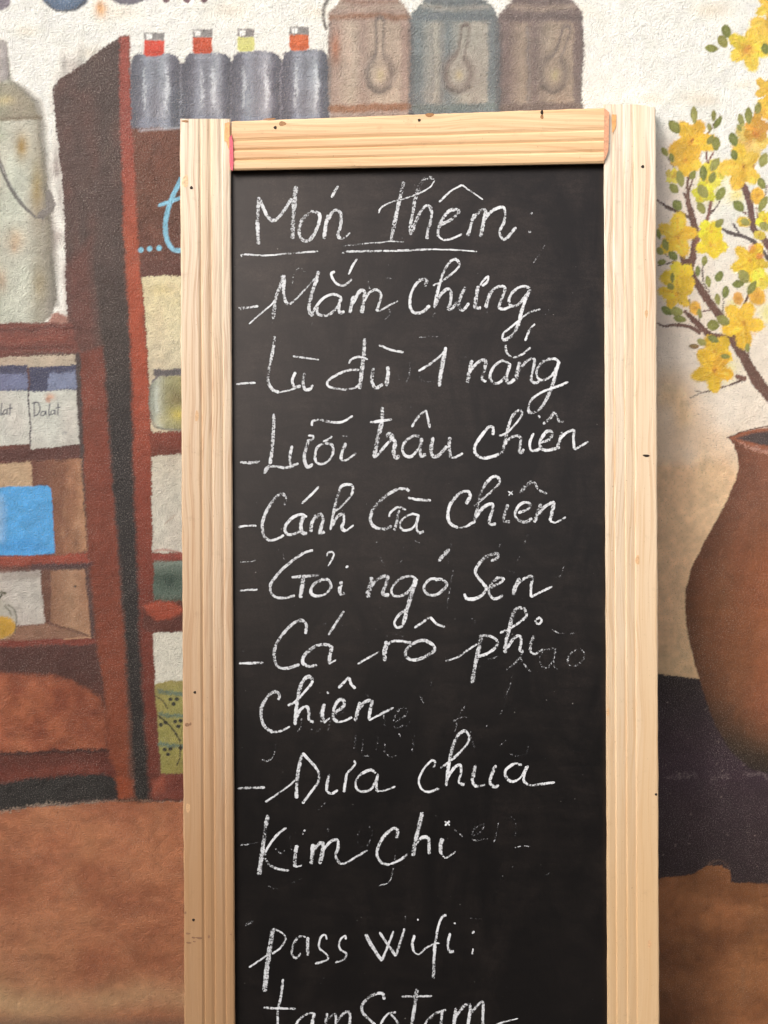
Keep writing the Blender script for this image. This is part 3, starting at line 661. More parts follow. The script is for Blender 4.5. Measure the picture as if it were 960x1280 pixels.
    lv += [(r4, *q) for q in ((508, 386, 110, 70, 5), (598, 332, 120, 80, 60), (627, 250, 120, 78, 75), (368, 920, 150, 58, 88), (210, 1015, 130, 85, 50), (525, 925, 100, 45, 90), (560, 980, 125, 50, -60), (490, 1020, 80, 40, 80), (545, 1150, 120, 70, 90), (500, 1120, 90, 50, -60), (683, 1115, 120, 75, 70), (745, 960, 110, 55, 75), (805, 925, 145, 65, 88), (880, 865, 105, 60, 100), (690, 1240, 90, 60, 80), (135, 1215, 90, 50, 55), (190, 1260, 80, 45, 80), (730, 1020, 70, 35, 60), (940, 390, 90, 70, 80))]
    lv += [(r5, *q) for q in ((258, 470, 140, 68, 80), (358, 440, 85, 55, -60), (208, 548, 100, 70, 45), (443, 425, 135, 65, 85), (440, 570, 130, 85, 60), (580, 590, 130, 70, -60), (425, 705, 110, 70, 60), (235, 680, 100, 80, 50), (535, 355, 130, 70, -60), (515, 460, 100, 55, -70), (570, 825, 90, 60, -40), (725, 690, 115, 82, 45), (780, 815, 80, 60, 20), (85, 915, 90, 40, 80), (140, 1000, 100, 55, 75), (200, 1085, 90, 65, 45), (95, 1050, 70, 56, 45), (110, 1135, 80, 50, -10), (450, 1125, 90, 50, 100), (400, 1210, 90, 45, 90), (925, 320, 130, 75, -70), (910, 510, 100, 66, 60), (920, 670, 150, 60, -60), (570, 1250, 100, 66, -60), (930, 850, 90, 70, 30))]
    lv += [(r6, *q) for q in ((195, 110, 90, 35, 90), (180, 180, 64, 55, 45), (150, 375, 110, 66, 35), (230, 380, 110, 80, 10), (255, 440, 110, 60, 10), (480, 140, 100, 50, 80), (620, 225, 105, 62, 100), (558, 282, 95, 50, 80), (520, 490, 110, 95, 0), (600, 450, 120, 80, 30), (370, 658, 85, 45, 0), (430, 625, 85, 58, 30), (620, 738, 75, 42, 5), (795, 670, 75, 42, 90), (720, 160, 100, 66, -10), (765, 100, 120, 90, 60), (830, 190, 130, 60, -60), (415, 395, 90, 40, 80), (520, 600, 100, 56, 20))]
    for i, (f, x, y, L, W, a) in enumerate(lv):
        k = pid('painted_leaf'); cx, cy = f(x, y); L, W = L / 6.4, W / 6.4
        cc = ('86893F', '929148', '78803C', '9A9850')[i % 4] if i != 54 else '86663A'
        ca, sa = math.cos(R(a)), math.sin(R(a))
        pts = [(cx + ca * u * L / 2 - sa * v * W / 2, cy + sa * u * L / 2 + ca * v * W / 2) for u, v in ((-1, 0), (-.7, .62), (-.2, .98), (.3, .9), (.75, .52), (1, 0), (.75, -.52), (.3, -.9), (-.2, -.98), (-.7, -.62))]
        cv.poly(pts, cc, k, soft=1.1, jit=.45)
        cv.blob(cx + ca * L * .1 - 1, cy - 1, L * .26, W * .2, 'A8AC60', None, ang=a, soft=1, op=.45)

def wall_pt(px, py):
    dx, dy = (px - 480) / FPX, (640 - py) / FPX
    d = np.stack([dx, -NRM.y + dy * UPB.y, -NRM.z + dy * UPB.z], 1)
    t = -CAM.y / d[:, 1]
    return np.stack([t * d[:, 0], np.zeros_like(t), CAM.z + t * d[:, 2]], 1)

def rng(a, b, s): return np.arange(a, b - 1e-6, s)
S = 1.25
XA = np.concatenate([rng(-420, -20, 10), rng(-20, 236.25, S), rng(236.25, 812.5, S), rng(812.5, 980, S), rng(980, 1390, 10), [1390]])
XB = np.concatenate([rng(-420, -20, 10), rng(-20, 236.25, S), rng(236.25, 812.5, 8), rng(812.5, 980, S), rng(980, 1390, 10), [1390]])
YA = np.concatenate([rng(-420, -15, 9), rng(-15, 218, S), [218]])
YB = np.concatenate([rng(218, 1295, S), rng(1295, 1690, 10), [1690]])
gx, gy, quads, off = [], [], [], 0
for xs, ys in ((XA, YA), (XB, YB)):
    X, Y = np.meshgrid(xs, ys); nx, ny = len(xs), len(ys)
    i = np.arange(nx * ny).reshape(ny, nx)
    q = np.stack([i[1:, :-1], i[1:, 1:], i[:-1, 1:], i[:-1, :-1]], -1).reshape(-1, 4) + off
    gx.append(X.ravel()); gy.append(Y.ravel()); quads.append(q); off += nx * ny
gx, gy, quads = np.concatenate(gx), np.concatenate(gy), np.concatenate(quads)
cv = Canvas(gx, gy); paint_mural(cv)
# every coat is dabbed on: slight unevenness at brush size, and a bit more body to the dark paints
dab = .55 * vnoise(gx + .3 * gy, gy, 9, 71) + .45 * vnoise(gx, gy, 4, 72)
dab2 = vnoise(gx, gy * .5, 22, 73)
lum = cv.col.mean(1); amt = np.where(lum > .6, .03, .17)
cv.col = (cv.col * .95 + lum[:, None] * .05) * (1 + amt * (dab - .5) * 2)[:, None]
cv.col[:, 1:] *= (1 + amt * .5 * (dab2 - .5))[:, None]
co = wall_pt(gx, gy)
co[:, 2] = np.maximum(co[:, 2], 0.004)
colr = np.concatenate([np.clip(cv.col, 0.002, 0.86), np.ones((len(gx), 1))], 1)
fid = cv.id[quads[:, 3]]

def sub(name, mask, parent):
    q = quads[mask]; u, inv = np.unique(q, return_inverse=True)
    return np_mesh(name, co[u], inv.reshape(q.shape), M_MURAL, parent, colr[u])

wall = sub('mural_wall', fid == 0, None)
tag(wall, 'white plastered wall painted with a cupboard, bottles, yellow blossom and a vase', 'wall')
made = {0: wall}
for k in range(1, len(PARTS)):
    msk = fid == k
    if msk.sum() < 6: continue
    nm, lab, par = PARTS[k]
    o = sub(nm, msk, made.get(par, wall)); made[k] = o
    if lab: o['label'] = lab

# the wall's body behind its painted face, and beyond the painting
def box(name, x0, y0, z0, x1, y1, z1, mat, parent=None):
    v = [(x, y, z) for z in (z0, z1) for y in (y0, y1) for x in (x0, x1)]
    return mesh_obj(name, v, [(0, 2, 3, 1), (4, 5, 7, 6), (0, 1, 5, 4), (2, 6, 7, 3), (0, 4, 6, 2), (1, 3, 7, 5)], mat, parent)
M_PLASTER = mat_plain('bare_plaster', (0.62, 0.56, 0.48, 1), 0.8, 0.12, 25, 0.3)
box('wall_body', -3.2, 0.003, 0, 3.2, 0.20, 2.9, M_PLASTER, wall)

# two added light blockers, out of view: they shade the wall's foot and the board
M_BLOCKER = mat_plain('dark_blocker', (0.10, 0.085, 0.07, 1), 0.9, 0.3, 4, 0.3)
tag(box('added_rear_blocker', -9, -4.2, 0, 9, -4.0, 1.25, M_BLOCKER), kind='structure')
tag(box('added_left_blocker', -9.5, -3.4, 0, -2.35, -3.2, 3.55, M_BLOCKER), kind='structure')
# ground
t = NT('concrete_ground'); P = t.n('ShaderNodeNewGeometry').outputs['Position']
n1 = t.noise(P, 3, 6, 0.65); n2 = t.noise(P, 60, 4, 0.6)
c = t.ramp(n1, [(0.3, (0.07, 0.06, 0.05, 1)), (0.7, (0.12, 0.10, 0.085, 1))])
t.l(t.mix(1.0, c, t.ramp(n2, [(0.3, 0.8), (0.7, 1.1)]), 'MULTIPLY'), t.b.inputs['Base Color'])
t.b.inputs['Roughness'].default_value = 0.85; t.l(t.bump(n2, 0.4, 0.004), t.b.inputs['Normal'])
M_GROUND = t.m
tag(mesh_obj('ground', [(-60, -60, 0), (60, -60, 0), (60, 60, 0), (-60, 60, 0)], [(0, 1, 2, 3)], M_GROUND), kind='structure')

# ------------------------------------------------------------------ the chalkboard
root = bpy.data.objects.new('chalkboard', None); C.objects.link(root)
tag(root, 'tall pine framed blackboard with a handwritten chalk menu leaning on the painted wall', 'chalkboard')
foot = P0 - UPB * BASE_LEN
root.matrix_world = Matrix.Translation(foot) @ Matrix((
    (1, 0, 0, 0), (0, UPB.y, NRM.y, 0), (0, UPB.z, NRM.z, 0), (0, 0, 0, 1)))

def L(px, py, d=0.0):
    """photo pixel -> board coordinates; d = metres behind the frame's front face"""
    k = (1 + d / DIST) / 1000.0
    return ((px - 480) * k, BASE_LEN + (640 - py) * k, -d)

def moulding(name, mat, prof, ends, across, parent=root, n=60, seed=1, depth=0.026, rag=0.25):
    """prof: [(offset px from the first edge, depth mm)] ; ends: two functions position-along -> edge start px"""
    r = np.random.default_rng(seed)
    V, F = [], []
    full = [(prof[0][0], depth * 1000)] + list(prof) + [(prof[-1][0], depth * 1000)]
    m = len(full)
    for i in range(n + 1):
        s = i / n; w = r.normal(0, rag, 2)
        for j, (o, dd) in enumerate(full):
            e = (w[0] if j <= 1 else 0) + (w[1] if j >= m - 2 else 0)
            V.append(ends(s, o + e, dd / 1000.0))
    for i in range(n):
        for j in range(m):
            a, b = i * m + j, i * m + (j + 1) % m
            F.append((a, b, b + m, a + m))
    F.append(tuple(range(m))[::-1]); F.append(tuple(n * m + j for j in range(m)))
    return mesh_obj(name, V, F, mat, parent)

# left stile: flat outer band, then three reeds ; edges follow the slightly out-of-true frame
left_prof = [(0, 1.4), (0.8, 0.3), (1.8, 0), (22, 0.1), (25.4, 1.7), (27.0, 0.1), (30, 0.1), (34, 0.5), (38.2, 1.9), (39.8, 0.2), (43, 0.2), (48, 0.6), (52.0, 2.0), (53.6, 0.2), (57, 0.3), (61.5, 1.0), (63.2, 2.4), (63.6, 9.0)]
BOT = 640 + BASE_LEN * 1000
def left_ends(s, o, d):
    y = 148.5 + (BOT - 148.5) * s
    x = 225.0 + 5.6 * (y - 148) / 1130.0 + o
    return L(x, y, d)
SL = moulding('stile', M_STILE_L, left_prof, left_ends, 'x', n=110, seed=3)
def right_ends(s, o, d):
    y = 130.5 + (BOT - 130.5) * s
    x = 819.5 + 4.6 * (y - 130) / 1150.0 - o
    # worn corner at the very top
    return L(x, y + (max(0, 4 - o) * 1.6 if s == 0 else 0), d)
right_prof = [(0, 1.4), (0.8, 0.3), (1.8, 0), (24.0, 0), (26.4, 0.1), (28.0, 2.0), (31.0, 1.2), (36, 0.4), (38.6, 0.2), (40.2, 1.9), (43.4, 1.1), (49, 0.4), (52.0, 0.2), (53.6, 1.9), (56.5, 1.1), (61, 0.4), (63.8, 0.4), (64.8, 1.4), (65.2, 9.0)]
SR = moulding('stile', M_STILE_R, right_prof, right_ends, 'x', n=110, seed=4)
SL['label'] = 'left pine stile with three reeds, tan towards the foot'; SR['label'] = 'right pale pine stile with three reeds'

# top rail, laid 3 mm proud between the stiles, rising a little to the right
rail_prof = [(0, 1.0), (0.8, -2.4), (2.0, -3), (16, -3.0), (23, -2.6), (27.6, -1.2), (29.6, -3.0), (33, -3.0), (37, -2.6), (40.6, -1.2), (42.4, -3.0), (46, -3.0), (50.5, -2.6), (54.2, -1.2), (56.2, -3.0), (60, -3.0), (65.5, -2.4), (68.0, -1.0), (68.8, 0.5), (69.0, 9)]
def rail_ends(s, o, d):
    x = 289.5 + 466 * s
    k = (62.0 + 8.0 * s) / 69.0
    return L(x, 151.8 - 17.0 * s + o * k, d)
RL = moulding('top_rail', M_RAIL, rail_prof, rail_ends, 'y', n=70, seed=6, rag=0.15)

# panel behind
def slab(name, x0, y0, x1, y1, d0, d1, mat, parent=root):
    v = [L(x, y, 0) for x, y in ((x0, y0), (x1, y0), (x1, y1), (x0, y1))]
    V = [(a, b, -d0) for a, b, _ in v] + [(a, b, -d1) for a, b, _ in v]
    return mesh_obj(name, V, [(3, 2, 1, 0), (4, 5, 6, 7), (0, 1, 5, 4), (1, 2, 6, 5), (2, 3, 7, 6), (3, 0, 4, 7)], mat, parent)
PD = 0.0085
slab('blackboard_panel', 285, 196, 762, BOT - 130, PD, PD + 0.006, M_BOARD)
slab('bottom_rail', 291, BOT - 190, 755, BOT - 110, 0.001, 0.0075, M_RAIL)
slab('batten', 296, 150, 750, 195, 0.0095, 0.025, M_RAIL)

# nails and holes, knots
M_NAIL = mat_plain('rusty_nail', (0.035, 0.022, 0.016, 1), 0.6, 0.5, 900, 0.2, 0.6)
M_KNOT = mat_plain('knot', (0.36, 0.17, 0.06, 1), 0.6, 0.4, 700, 0.2)
def disc(name, px, py, rx, ry, d, mat, ang=0, n=14, dome=0.0006):
    V = [L(px, py, d - dome)]
    for ring, (k, z) in enumerate(((.6, dome * .8), (1, 0))):
        for i in range(n):
            a = 2 * math.pi * i / n; w = 1 + .10 * math.sin(3 * a + px)
            x, y = math.cos(a) * rx * k * w, math.sin(a) * ry * k * w
            V.append(L(px + x * math.cos(ang) - y * math.sin(ang), py + x * math.sin(ang) + y * math.cos(ang), d - z))
    F = [(0, 1 + (i + 1) % n, 1 + i) for i in range(n)] + [(1 + i, 1 + (i + 1) % n, 1 + n + (i + 1) % n, 1 + n + i) for i in range(n)]
    return mesh_obj(name, V, F, mat, root, True)
for (x, y, r) in ((239.2, 234.6, 2.0), (243.5, 865.5, 1.8), (241.8, 1150.0, 1.8), (803.4, 208.2, 2.0), (820.0, 993, 1.6)):
    disc('nail', x, y, r, r, -0.0002, M_NAIL)
disc('staple', 807.8, 569.6, 4.4, 1.6, -0.0003, M_NAIL, 0.08)
for (x, y, rx, ry) in ((344.0, 159.4, 2.1, 2.1), (524.0, 150.2, 1.9, 1.9), (677.4, 140.3, 1.8, 3.0)):
    disc('nail', x, y, rx, ry, -0.0033, M_NAIL)
for (x, y, rx, ry) in ((353.0, 154.6, 4.6, 3.0), (537, 143.8, 5.5, 2.6), (337, 148.8, 8, 1.2), (677.5, 146, 2, 3)):
    disc('knot', x, y, rx, ry, -0.00302, M_KNOT, -0.04, dome=0.0001)
disc('knot', 231.5, 151.6, 4.5, 1.5, -0.0001, M_KNOT, 0.1, dome=0.0001)
disc('knot', 231.6, 226.5, 4, 8, -0.0001, mat_plain('stain', lc('E2BE94'), 0.6, 0.4, 300, 0.1), 0.1, dome=0.0001)
M_STAIN = mat_plain('brown_stain', (0.27, 0.14, 0.075, 1), 0.6, 0.4, 500, 0.1)
for (x, y, rx, ry) in ((235, 1167, 3, 1.2), (242, 1172, 2.4, 1.2), (249, 1172.5, 4, 1.4), (236, 1178.5, 3.6, 1.2), (243, 1177, 1.8, .9), (261, 1171, 1.2, 2), (231.8, 1141, 1.2, 1.6), (234, 906, 3, 2.4), (238, 905, 1.5, 2), (288.6, 1168, 1, 1)):
    disc('stain', x, y, rx, ry, -0.0001, M_STAIN, 0.1, dome=0.00006)

M_SMALLKNOT = mat_plain('small_knot', lc('CFA67C'), 0.6, 0.3, 500, 0.2)
for (x, y, rx, ry, a) in ((797, 700, 2.6, 6, 0), (246, 520, 2.2, 7, .05), (760, 890, 1.6, 5, 0), (812, 1180, 2.4, 5, 0), (235, 1010, 2.6, 6, 0), (808, 392, 2, 5, 0)):
    disc('knot', x, y, rx, ry, -0.0001, M_SMALLKNOT, a, dome=0.00006)
# paint left on the stiles beside the rail's ends, and the red paint on the rail's left end
def patch(name, pts, d, mat):
    return mesh_obj(name, [L(x, y, d) for x, y in pts] + [L(x, y, d + 0.0007) for x, y in pts],
                    [tuple(range(len(pts)))[::-1]] + [(i, (i + 1) % len(pts), (i + 1) % len(pts) + len(pts), i + len(pts)) for i in range(len(pts))], mat, root)
M_PINK = mat_plain('pink_paint', lc('DE5468'), 0.5, 0.5, 500, 0.3)
M_ORANGE = mat_plain('orange_pine', lc('E0A266'), 0.5, 0.3, 200, 0.2)
M_ENDGRAIN = mat_plain('rail_end_wood', lc('D39A78'), 0.6, 0.3, 300, 0.2)
patch('paint_smear', [(286.6, 172), (289.6, 168), (291.2, 177), (291.8, 205), (290.8, 213.5), (288.0, 211.5), (286.8, 203)], -0.0040, M_PINK)
patch('paint_smear', [(280.8, 154.0), (286.8, 152.4), (286.8, 188), (285, 184), (282.8, 177), (280.4, 176)], -0.0006, M_ORANGE)
patch('paint_smear', [(764.6, 143.0), (770.6, 143.2), (770.2, 158.0), (768.0, 162.8), (765.6, 166), (764.8, 158)], -0.0006, M_ORANGE)
RE = patch('rail_end_cap', [(755.3, 135.4), (758, 137.0), (761.6, 140.4), (761.2, 165), (760.6, 188), (757.5, 197), (754.6, 201.5)], -0.0030, M_ENDGRAIN)

# ------------------------------------------------------------------ chalk writing, stroke by stroke
# each word: panel origin, then strokes "width[/pressure]: x,y x,y ..." in quarter photo pixels
LINES = [
 ('chalk heading reading Món thêm', [
  ('290,215', ['20: 135,125 130,200 128,280 134,362', '18: 140,132 155,175 175,217 200,242 230,230 265,185 298,132', '25: 320,70 312,150 306,240 302,335',
    '18: 388,203 352,240 335,290 345,330 375,345 405,320 430,270 440,222 425,203 392,197', '19: 484,215 470,260 458,335', '18: 480,240 500,202 525,190 545,215 542,270 530,310 540,335', '11: 540,335 560,330 590,302', '14: 497,128 515,95 532,70',
    '9: 45,422 60,412 160,417 300,406 430,396']),
  ('470,215', ['21: 138,48 122,120 100,220 75,345', '7/.8: -165,370 -60,358 20,352 75,346 140,350', '8: 12,205 30,175 80,150 150,130 220,105 270,75 295,40', '6/.6: 108,346 122,334 134,328',
    '20: 290,38 270,28 240,38 215,78 198,130 185,200 172,270 172,315', '16: 180,300 205,235 235,182 260,168 278,195 272,250 258,300 255,335',
    '17: 325,262 380,235 415,198 398,188 365,195 330,240 312,290 312,325', '10: 312,325 345,340 390,330 430,310', '10: 315,150 375,95 430,65', '8: 430,65 480,100 535,138',
    '17: 490,210 475,260 458,320', '17: 480,240 520,195 548,190 540,240 522,325', '15: 540,240 580,195 630,175 645,195 640,250 618,300 635,335 660,325 700,275', '16: 772,203 784,210', '15/.8: 762,296 775,300',
    '11: -170,408 -130,398 100,394 280,386', '7: 280,386 400,390 505,397', '4/.45: 848,362 820,405 785,460'])]),
 ('chalk menu line reading Mắm chưng', [
  ('290,320', ['12: 32,257 70,259 132,250', '5/.5: 35,272 60,266']),
  ('290,320', ['8: 85,340 130,300 190,250 218,215', '17: 256,95 245,140 220,210 205,315', '17: 262,95 258,180 270,230 290,242', '10: 290,242 330,205 380,150 425,100', '20: 432,75 420,130 395,200 385,270 405,300',
    '14: 405,300 398,292 430,240 465,205 510,192 545,210 530,250 490,290 455,298 425,285 428,250', '17: 546,205 535,250 540,285 562,275', '12: 515,78 497,88 505,115 525,140 555,148 580,135 600,115', '11: 582,92 605,45 627,12',
    '19: 612,200 598,240 590,285', '18: 600,240 640,175 662,180 658,230 648,285', '15: 655,230 690,180 725,170 745,195 735,240 722,275', '10: 722,275 745,270 790,245 830,225']),
  ('490,320', ['15: 162,152 175,125 155,115 125,135 95,190 90,240 100,275 125,285 160,275 188,245', '10: 205,148 250,125 310,80 338,48', '15: 338,48 325,20 295,25 265,65 245,120 225,190 212,260', '17: 215,250 245,190 280,165 295,185 290,240 280,265 300,262 325,230',
    '16: 368,155 345,200 332,250 355,270 385,235', '18: 430,150 420,210 415,255 445,260', '11: 430,160 455,125 480,102 475,130 450,150', '18: 495,175 480,215 468,260', '14: 480,215 510,165 550,150 565,165 548,220 535,255 560,265 600,250',
    '14: 690,160 650,152 605,180 585,220 600,250 640,235 690,168', '17: 693,165 670,210 650,270 635,330 610,385 575,415 552,418', '11: 552,418 560,385 610,345 660,300 700,278 742,266'])]),
 ('chalk menu line reading Lù đù 1 nắng', [
  ('290,400', ['10: 20,320 70,316 118,314']),
  ('290,400', ['16: 213,80 205,150 188,230 180,300 200,345 235,362', '9: 235,362 280,352 320,340', '15: 318,260 302,300 312,335 345,330', '15: 362,265 355,310 365,345 390,345 405,325', '9: 305,180 350,188 435,198', '5/.5: 355,178 357,140']),
  ('290,400', ['12: 650,250 590,250 520,275 478,310 490,335 560,347 610,340 640,320', '20: 664,92 658,180 648,260 638,345', '11: 583,218 600,195 640,185 680,197', '17: 708,235 700,290 705,325 725,338 755,320', '20: 780,232 780,280 770,330', '12: 735,125 790,148 858,162']),
  ('500,400', ['10: 92,255 150,220 200,180 228,150', '20: 230,135 215,210 202,280 195,332']),
  ('500,400', ['18: 360,200 348,250 338,315', '15: 345,265 385,215 425,200 425,240 410,290 430,310', '13: 545,215 505,205 465,240 450,285 470,315 500,310 535,270 550,225', '15: 550,215 532,290 545,315 575,295', '12: 530,125 530,155 550,180 580,185 620,165 655,135',
    '20: 600,210 588,250 580,300', '14: 590,260 615,225 640,200 672,195 665,250 655,300 680,315 700,300', '13: 795,210 770,193 720,205 685,245 690,290 720,300 760,275 790,225', '17: 795,205 780,260 760,330 735,390 700,445 655,465 638,445', '11: 638,445 660,395 720,355 780,335 842,310', '12: 625,105 645,55 675,18'])]),
 ('chalk menu line reading Lưỡi trâu chiên', [
  ('290,500', ['14/.85: 40,310 90,314 140,308']),
  ('290,500', ['17: 210,68 207,160 200,250 190,320', '13: 190,320 165,365 172,340 200,330 265,338 310,330', '14: 300,228 290,280 295,325 333,318', '17: 385,195 370,240 362,290 375,335 405,320', '11: 380,178 405,180 400,200 385,200', '12: 398,130 405,105 440,100 500,110 550,110 605,80',
    '14: 460,215 425,240 415,290 435,318 475,310 503,270 500,225 465,215', '11: 455,208 485,195 500,180', '17: 570,215 552,255 545,300', '11: 545,300 572,300 622,265', '5/.8: 552,180 580,180']),
  ('290,500', ['22: 752,35 748,110 730,190 710,290', '13: 690,112 740,105 800,97', '14: 718,288 770,225 795,200 805,180 785,168 770,185', '21: 790,178 815,212 808,260 820,288 838,278']),
  ('500,495', ['14: 100,205 70,198 25,230 12,270 30,300 60,300 95,260', '18: 110,210 100,255 105,300 130,290', '12: 58,155 90,105 130,70', '12: 130,70 140,115 150,160', '17: 165,205 155,270 170,305 200,290 235,250', '17: 250,205 245,260 255,310', '11: 255,310 280,305 315,285']),
  ('500,495', ['15: 465,195 465,160 445,155 410,195 375,250 380,290 415,310 470,300 515,280', '11: 495,200 540,180 590,125 612,88', '15: 612,88 598,70 565,95 545,145 530,205 515,275', '15: 520,250 550,210 590,200 605,220 595,270 605,285 620,265', '14: 668,185 650,235 655,270 685,270 710,250', '13: 690,98 700,110',
    '14: 700,235 750,215 760,180 735,178 705,215 700,255 730,272 770,265 800,255', '17: 715,140 745,115 775,80', '11: 780,85 795,125 820,128', '15: 812,180 800,220 785,262', '13: 795,220 830,185 868,172 868,215 872,268', '10: 872,268 905,250 942,228'])]),
 ('chalk menu line reading Cánh Gà chiên', [
  ('290,590', ['11: 32,274 80,268 122,270']),
  ('290,590', ['15: 262,165 270,130 250,110 215,130 170,200 152,260 160,320 190,343', '13: 190,343 225,335 260,315', '11: 348,158 390,120 435,72', '14: 375,225 345,212 300,230 265,275 275,310 310,310 345,290', '20: 360,215 345,260 350,300 375,310', '16: 420,215 400,255 395,300', '18: 410,240 440,210 455,235 445,280 440,305 465,300',
    '14: 600,112 605,75 590,62 550,70 530,110 510,190 492,290', '10: 510,200 560,160 600,110', '15: 500,270 525,225 555,210 560,240 550,280 570,295', '9: 570,295 608,265']),
  ('290,590', ['16: 885,98 872,85 820,90 750,135 705,190 692,240 715,275 760,285 800,270', '11: 785,225 795,200 830,175 872,190', '15: 835,190 825,240 812,295', '12: 938,220 900,210 855,235 840,265 855,290 895,285 925,255', '14: 932,220 922,265 930,302 960,297', '12: 880,128 930,138 995,142']),
  ('500,585', ['17: 330,180 350,145 340,118 300,125 255,175 240,225 250,275 290,300', '12: 290,300 330,292 370,270', '11: 370,190 430,140 490,85 500,58', '16: 500,58 480,42 450,55 410,110 390,190 368,278', '17: 375,250 420,195 460,180 462,215 445,275 480,280', '17: 540,180 525,225 520,265 550,268', '7: 540,115 565,135', '6: 565,115 543,138',
    '15: 590,225 640,205 650,180 620,172 590,195 575,235 600,265 635,268 660,250', '21/.85: 600,125 630,90 665,65', '11: 670,65 695,110 735,128', '22/.9: 705,180 690,220 672,272', '17: 690,230 730,190 768,175 760,220 750,265', '10: 750,265 780,272 830,245'])]),
 ('chalk menu line reading Gỏi ngó Sen', [
  ('290,675', ['11: 32,254 80,250 128,247']),
  ('290,675', ['14: 405,50 350,70 270,130 205,200 190,245 210,280 255,290 315,278', '14/.85: 298,186 360,182 438,176', '20: 358,190 350,240 342,290', '9: 475,82 480,65 500,60 510,72 500,95 480,130', '15: 445,200 405,225 395,265 425,280 465,270 495,235 480,200 445,195', '17: 548,205 538,245 545,270 568,262', '13: 568,138 580,128']),
  ('290,675', ['21: 700,185 690,230 678,288', '18: 690,240 730,195 775,180 772,215 755,265 785,278', '13: 920,192 890,180 840,195 800,240 805,275 840,280 880,260 915,210', '21: 920,190 900,260 880,330 855,425', '13: 855,430 825,438 812,410 840,370 885,338',
    '14: 1020,192 985,200 960,235 975,268 1015,275 1055,250 1075,220 1050,198 1015,198', '20: 1032,105 1060,75 1088,45']),
  ('500,675', ['16: 455,105 485,90 488,68 460,70 415,95 380,145 385,180 415,215 430,245 405,280 365,295 330,290 322,268', '15: 445,240 500,215 518,195 490,190 455,220 445,265 465,292 490,290 515,275', '21: 598,190 580,230 565,275', '13: 585,220 625,190 662,185 655,230 655,285', '11: 655,285 700,262 762,232'])]),
 ('chalk menu line reading Cá rô phi', [
  ('290,755', ['12: 35,296 90,296 158,293']),
  ('290,755', ['16: 368,150 372,105 350,82 310,95 250,155 215,220 212,275 230,315', '14: 230,315 270,322 338,302', '15: 505,220 470,203 410,215 360,260 355,295 385,312 425,306', '19: 500,215 490,260 485,300', '10: 485,300 520,280', '12: 482,155 520,95 560,35']),
  ('290,755', ['10: 628,300 670,275 735,240', '22: 775,185 765,230 762,285', '13: 770,210 810,185 870,190 905,195']),
  ('500,755', ['16: 130,180 80,190 35,225 30,260 60,280 110,270 170,235 165,205 125,180', '13: 72,120 115,90 150,65', '13: 150,65 185,100 225,115']),
  ('500,755', ['10: 228,285 290,265 340,230 385,200', '24: 405,165 390,240 375,310 360,395', '15: 395,160 450,160 485,185 480,215 440,245 390,265', '13: 500,145 560,115 620,75 636,48', '19: 636,48 615,22 580,25 560,70 545,130 530,190 525,245', '15: 535,220 570,170 600,160 605,195 600,230 618,240', '18: 668,160 655,200 650,235', '11: 650,235 675,250 715,225', '12: 680,78 698,68 708,85 695,100 678,90 682,76'])]),
 ('chalk menu line reading chiên', [
  ('290,835', ['17: 232,160 238,135 215,118 180,140 150,190 145,245 165,295 205,322', '11: 205,322 245,315 290,292', '12: 278,188 320,165 385,95 405,62', '18: 405,62 385,42 355,65 335,120 322,190 315,285', '16: 318,250 345,205 375,195 385,225 385,260 408,272', '18: 462,178 452,225 460,275', '11: 460,275 490,250', '15: 475,118 485,128',
    '16: 510,225 555,195 560,165 535,160 510,200 508,250 530,272', '11: 530,272 570,262 600,245', '13: 532,100 560,70 585,45', '13: 585,48 595,80 618,103', '19: 640,170 628,215 615,265', '16: 635,210 665,170 700,165 690,210 685,262', '11: 685,262 740,232 808,198'])]),
 ('chalk menu line reading Dưa chua', [
  ('290,910', ['12: 28,302 95,299 165,297']),
  ('290,910', ['9: 165,370 220,335 290,285 314,260', '17: 352,125 338,180 325,260 322,352', '13: 352,125 390,165 430,215 430,270 395,320 352,378', '13: 488,230 475,280 475,315 500,328 530,310', '15: 575,225 565,280 560,322', '11: 575,225 595,205 615,180 610,162', '13: 720,225 690,210 640,235 618,275 630,310 665,318 700,300 725,250', '13: 730,228 722,280 725,318', '9: 725,318 765,312 818,293']),
  ('500,900', ['11: 168,240 175,210 155,205 115,250 95,300 105,340 140,360 195,343', '12: 203,240 270,190 335,120 348,82', '15: 348,82 325,55 290,75 262,140 245,220 230,330', '14: 232,300 270,240 300,225 305,260 295,310 322,325', '15: 378,225 368,270 362,310 385,335', '9: 385,335 425,322', '15: 480,225 460,270 450,310 470,335 495,325',
    '13: 610,225 570,220 530,250 530,285 560,308 600,290 635,230', '12: 640,228 622,270 620,305 650,325 700,322 775,312'])]),
 ('chalk menu line reading Kim chi', [
  ('290,1000', ['22: 178,75 165,160 152,260 135,375', '12: 272,138 220,180 175,245 165,275', '13: 165,290 190,325 230,345 285,352', '20: 325,225 315,280 315,335', '10: 315,335 350,328', '12: 350,172 365,148', '22: 405,220 402,270 395,322', '21: 405,250 440,215 455,225 450,270 438,320', '14: 450,260 490,210 525,200 530,235 518,280 540,320', '11: 540,320 575,312 620,285 678,252']),
  ('450,1000', ['15: 180,190 188,155 170,142 130,170 95,225 85,275 110,315 150,322', '11: 150,322 200,300 240,270', '20: 312,60 298,120 278,200 265,280', '16: 270,235 305,190 340,190 345,225 345,270', '17: 412,190 402,230 405,270', '11: 405,270 430,288 478,258', '10: 425,105 448,128', '10: 448,105 425,128'])]),
 ('chalk note reading pass wifi', [
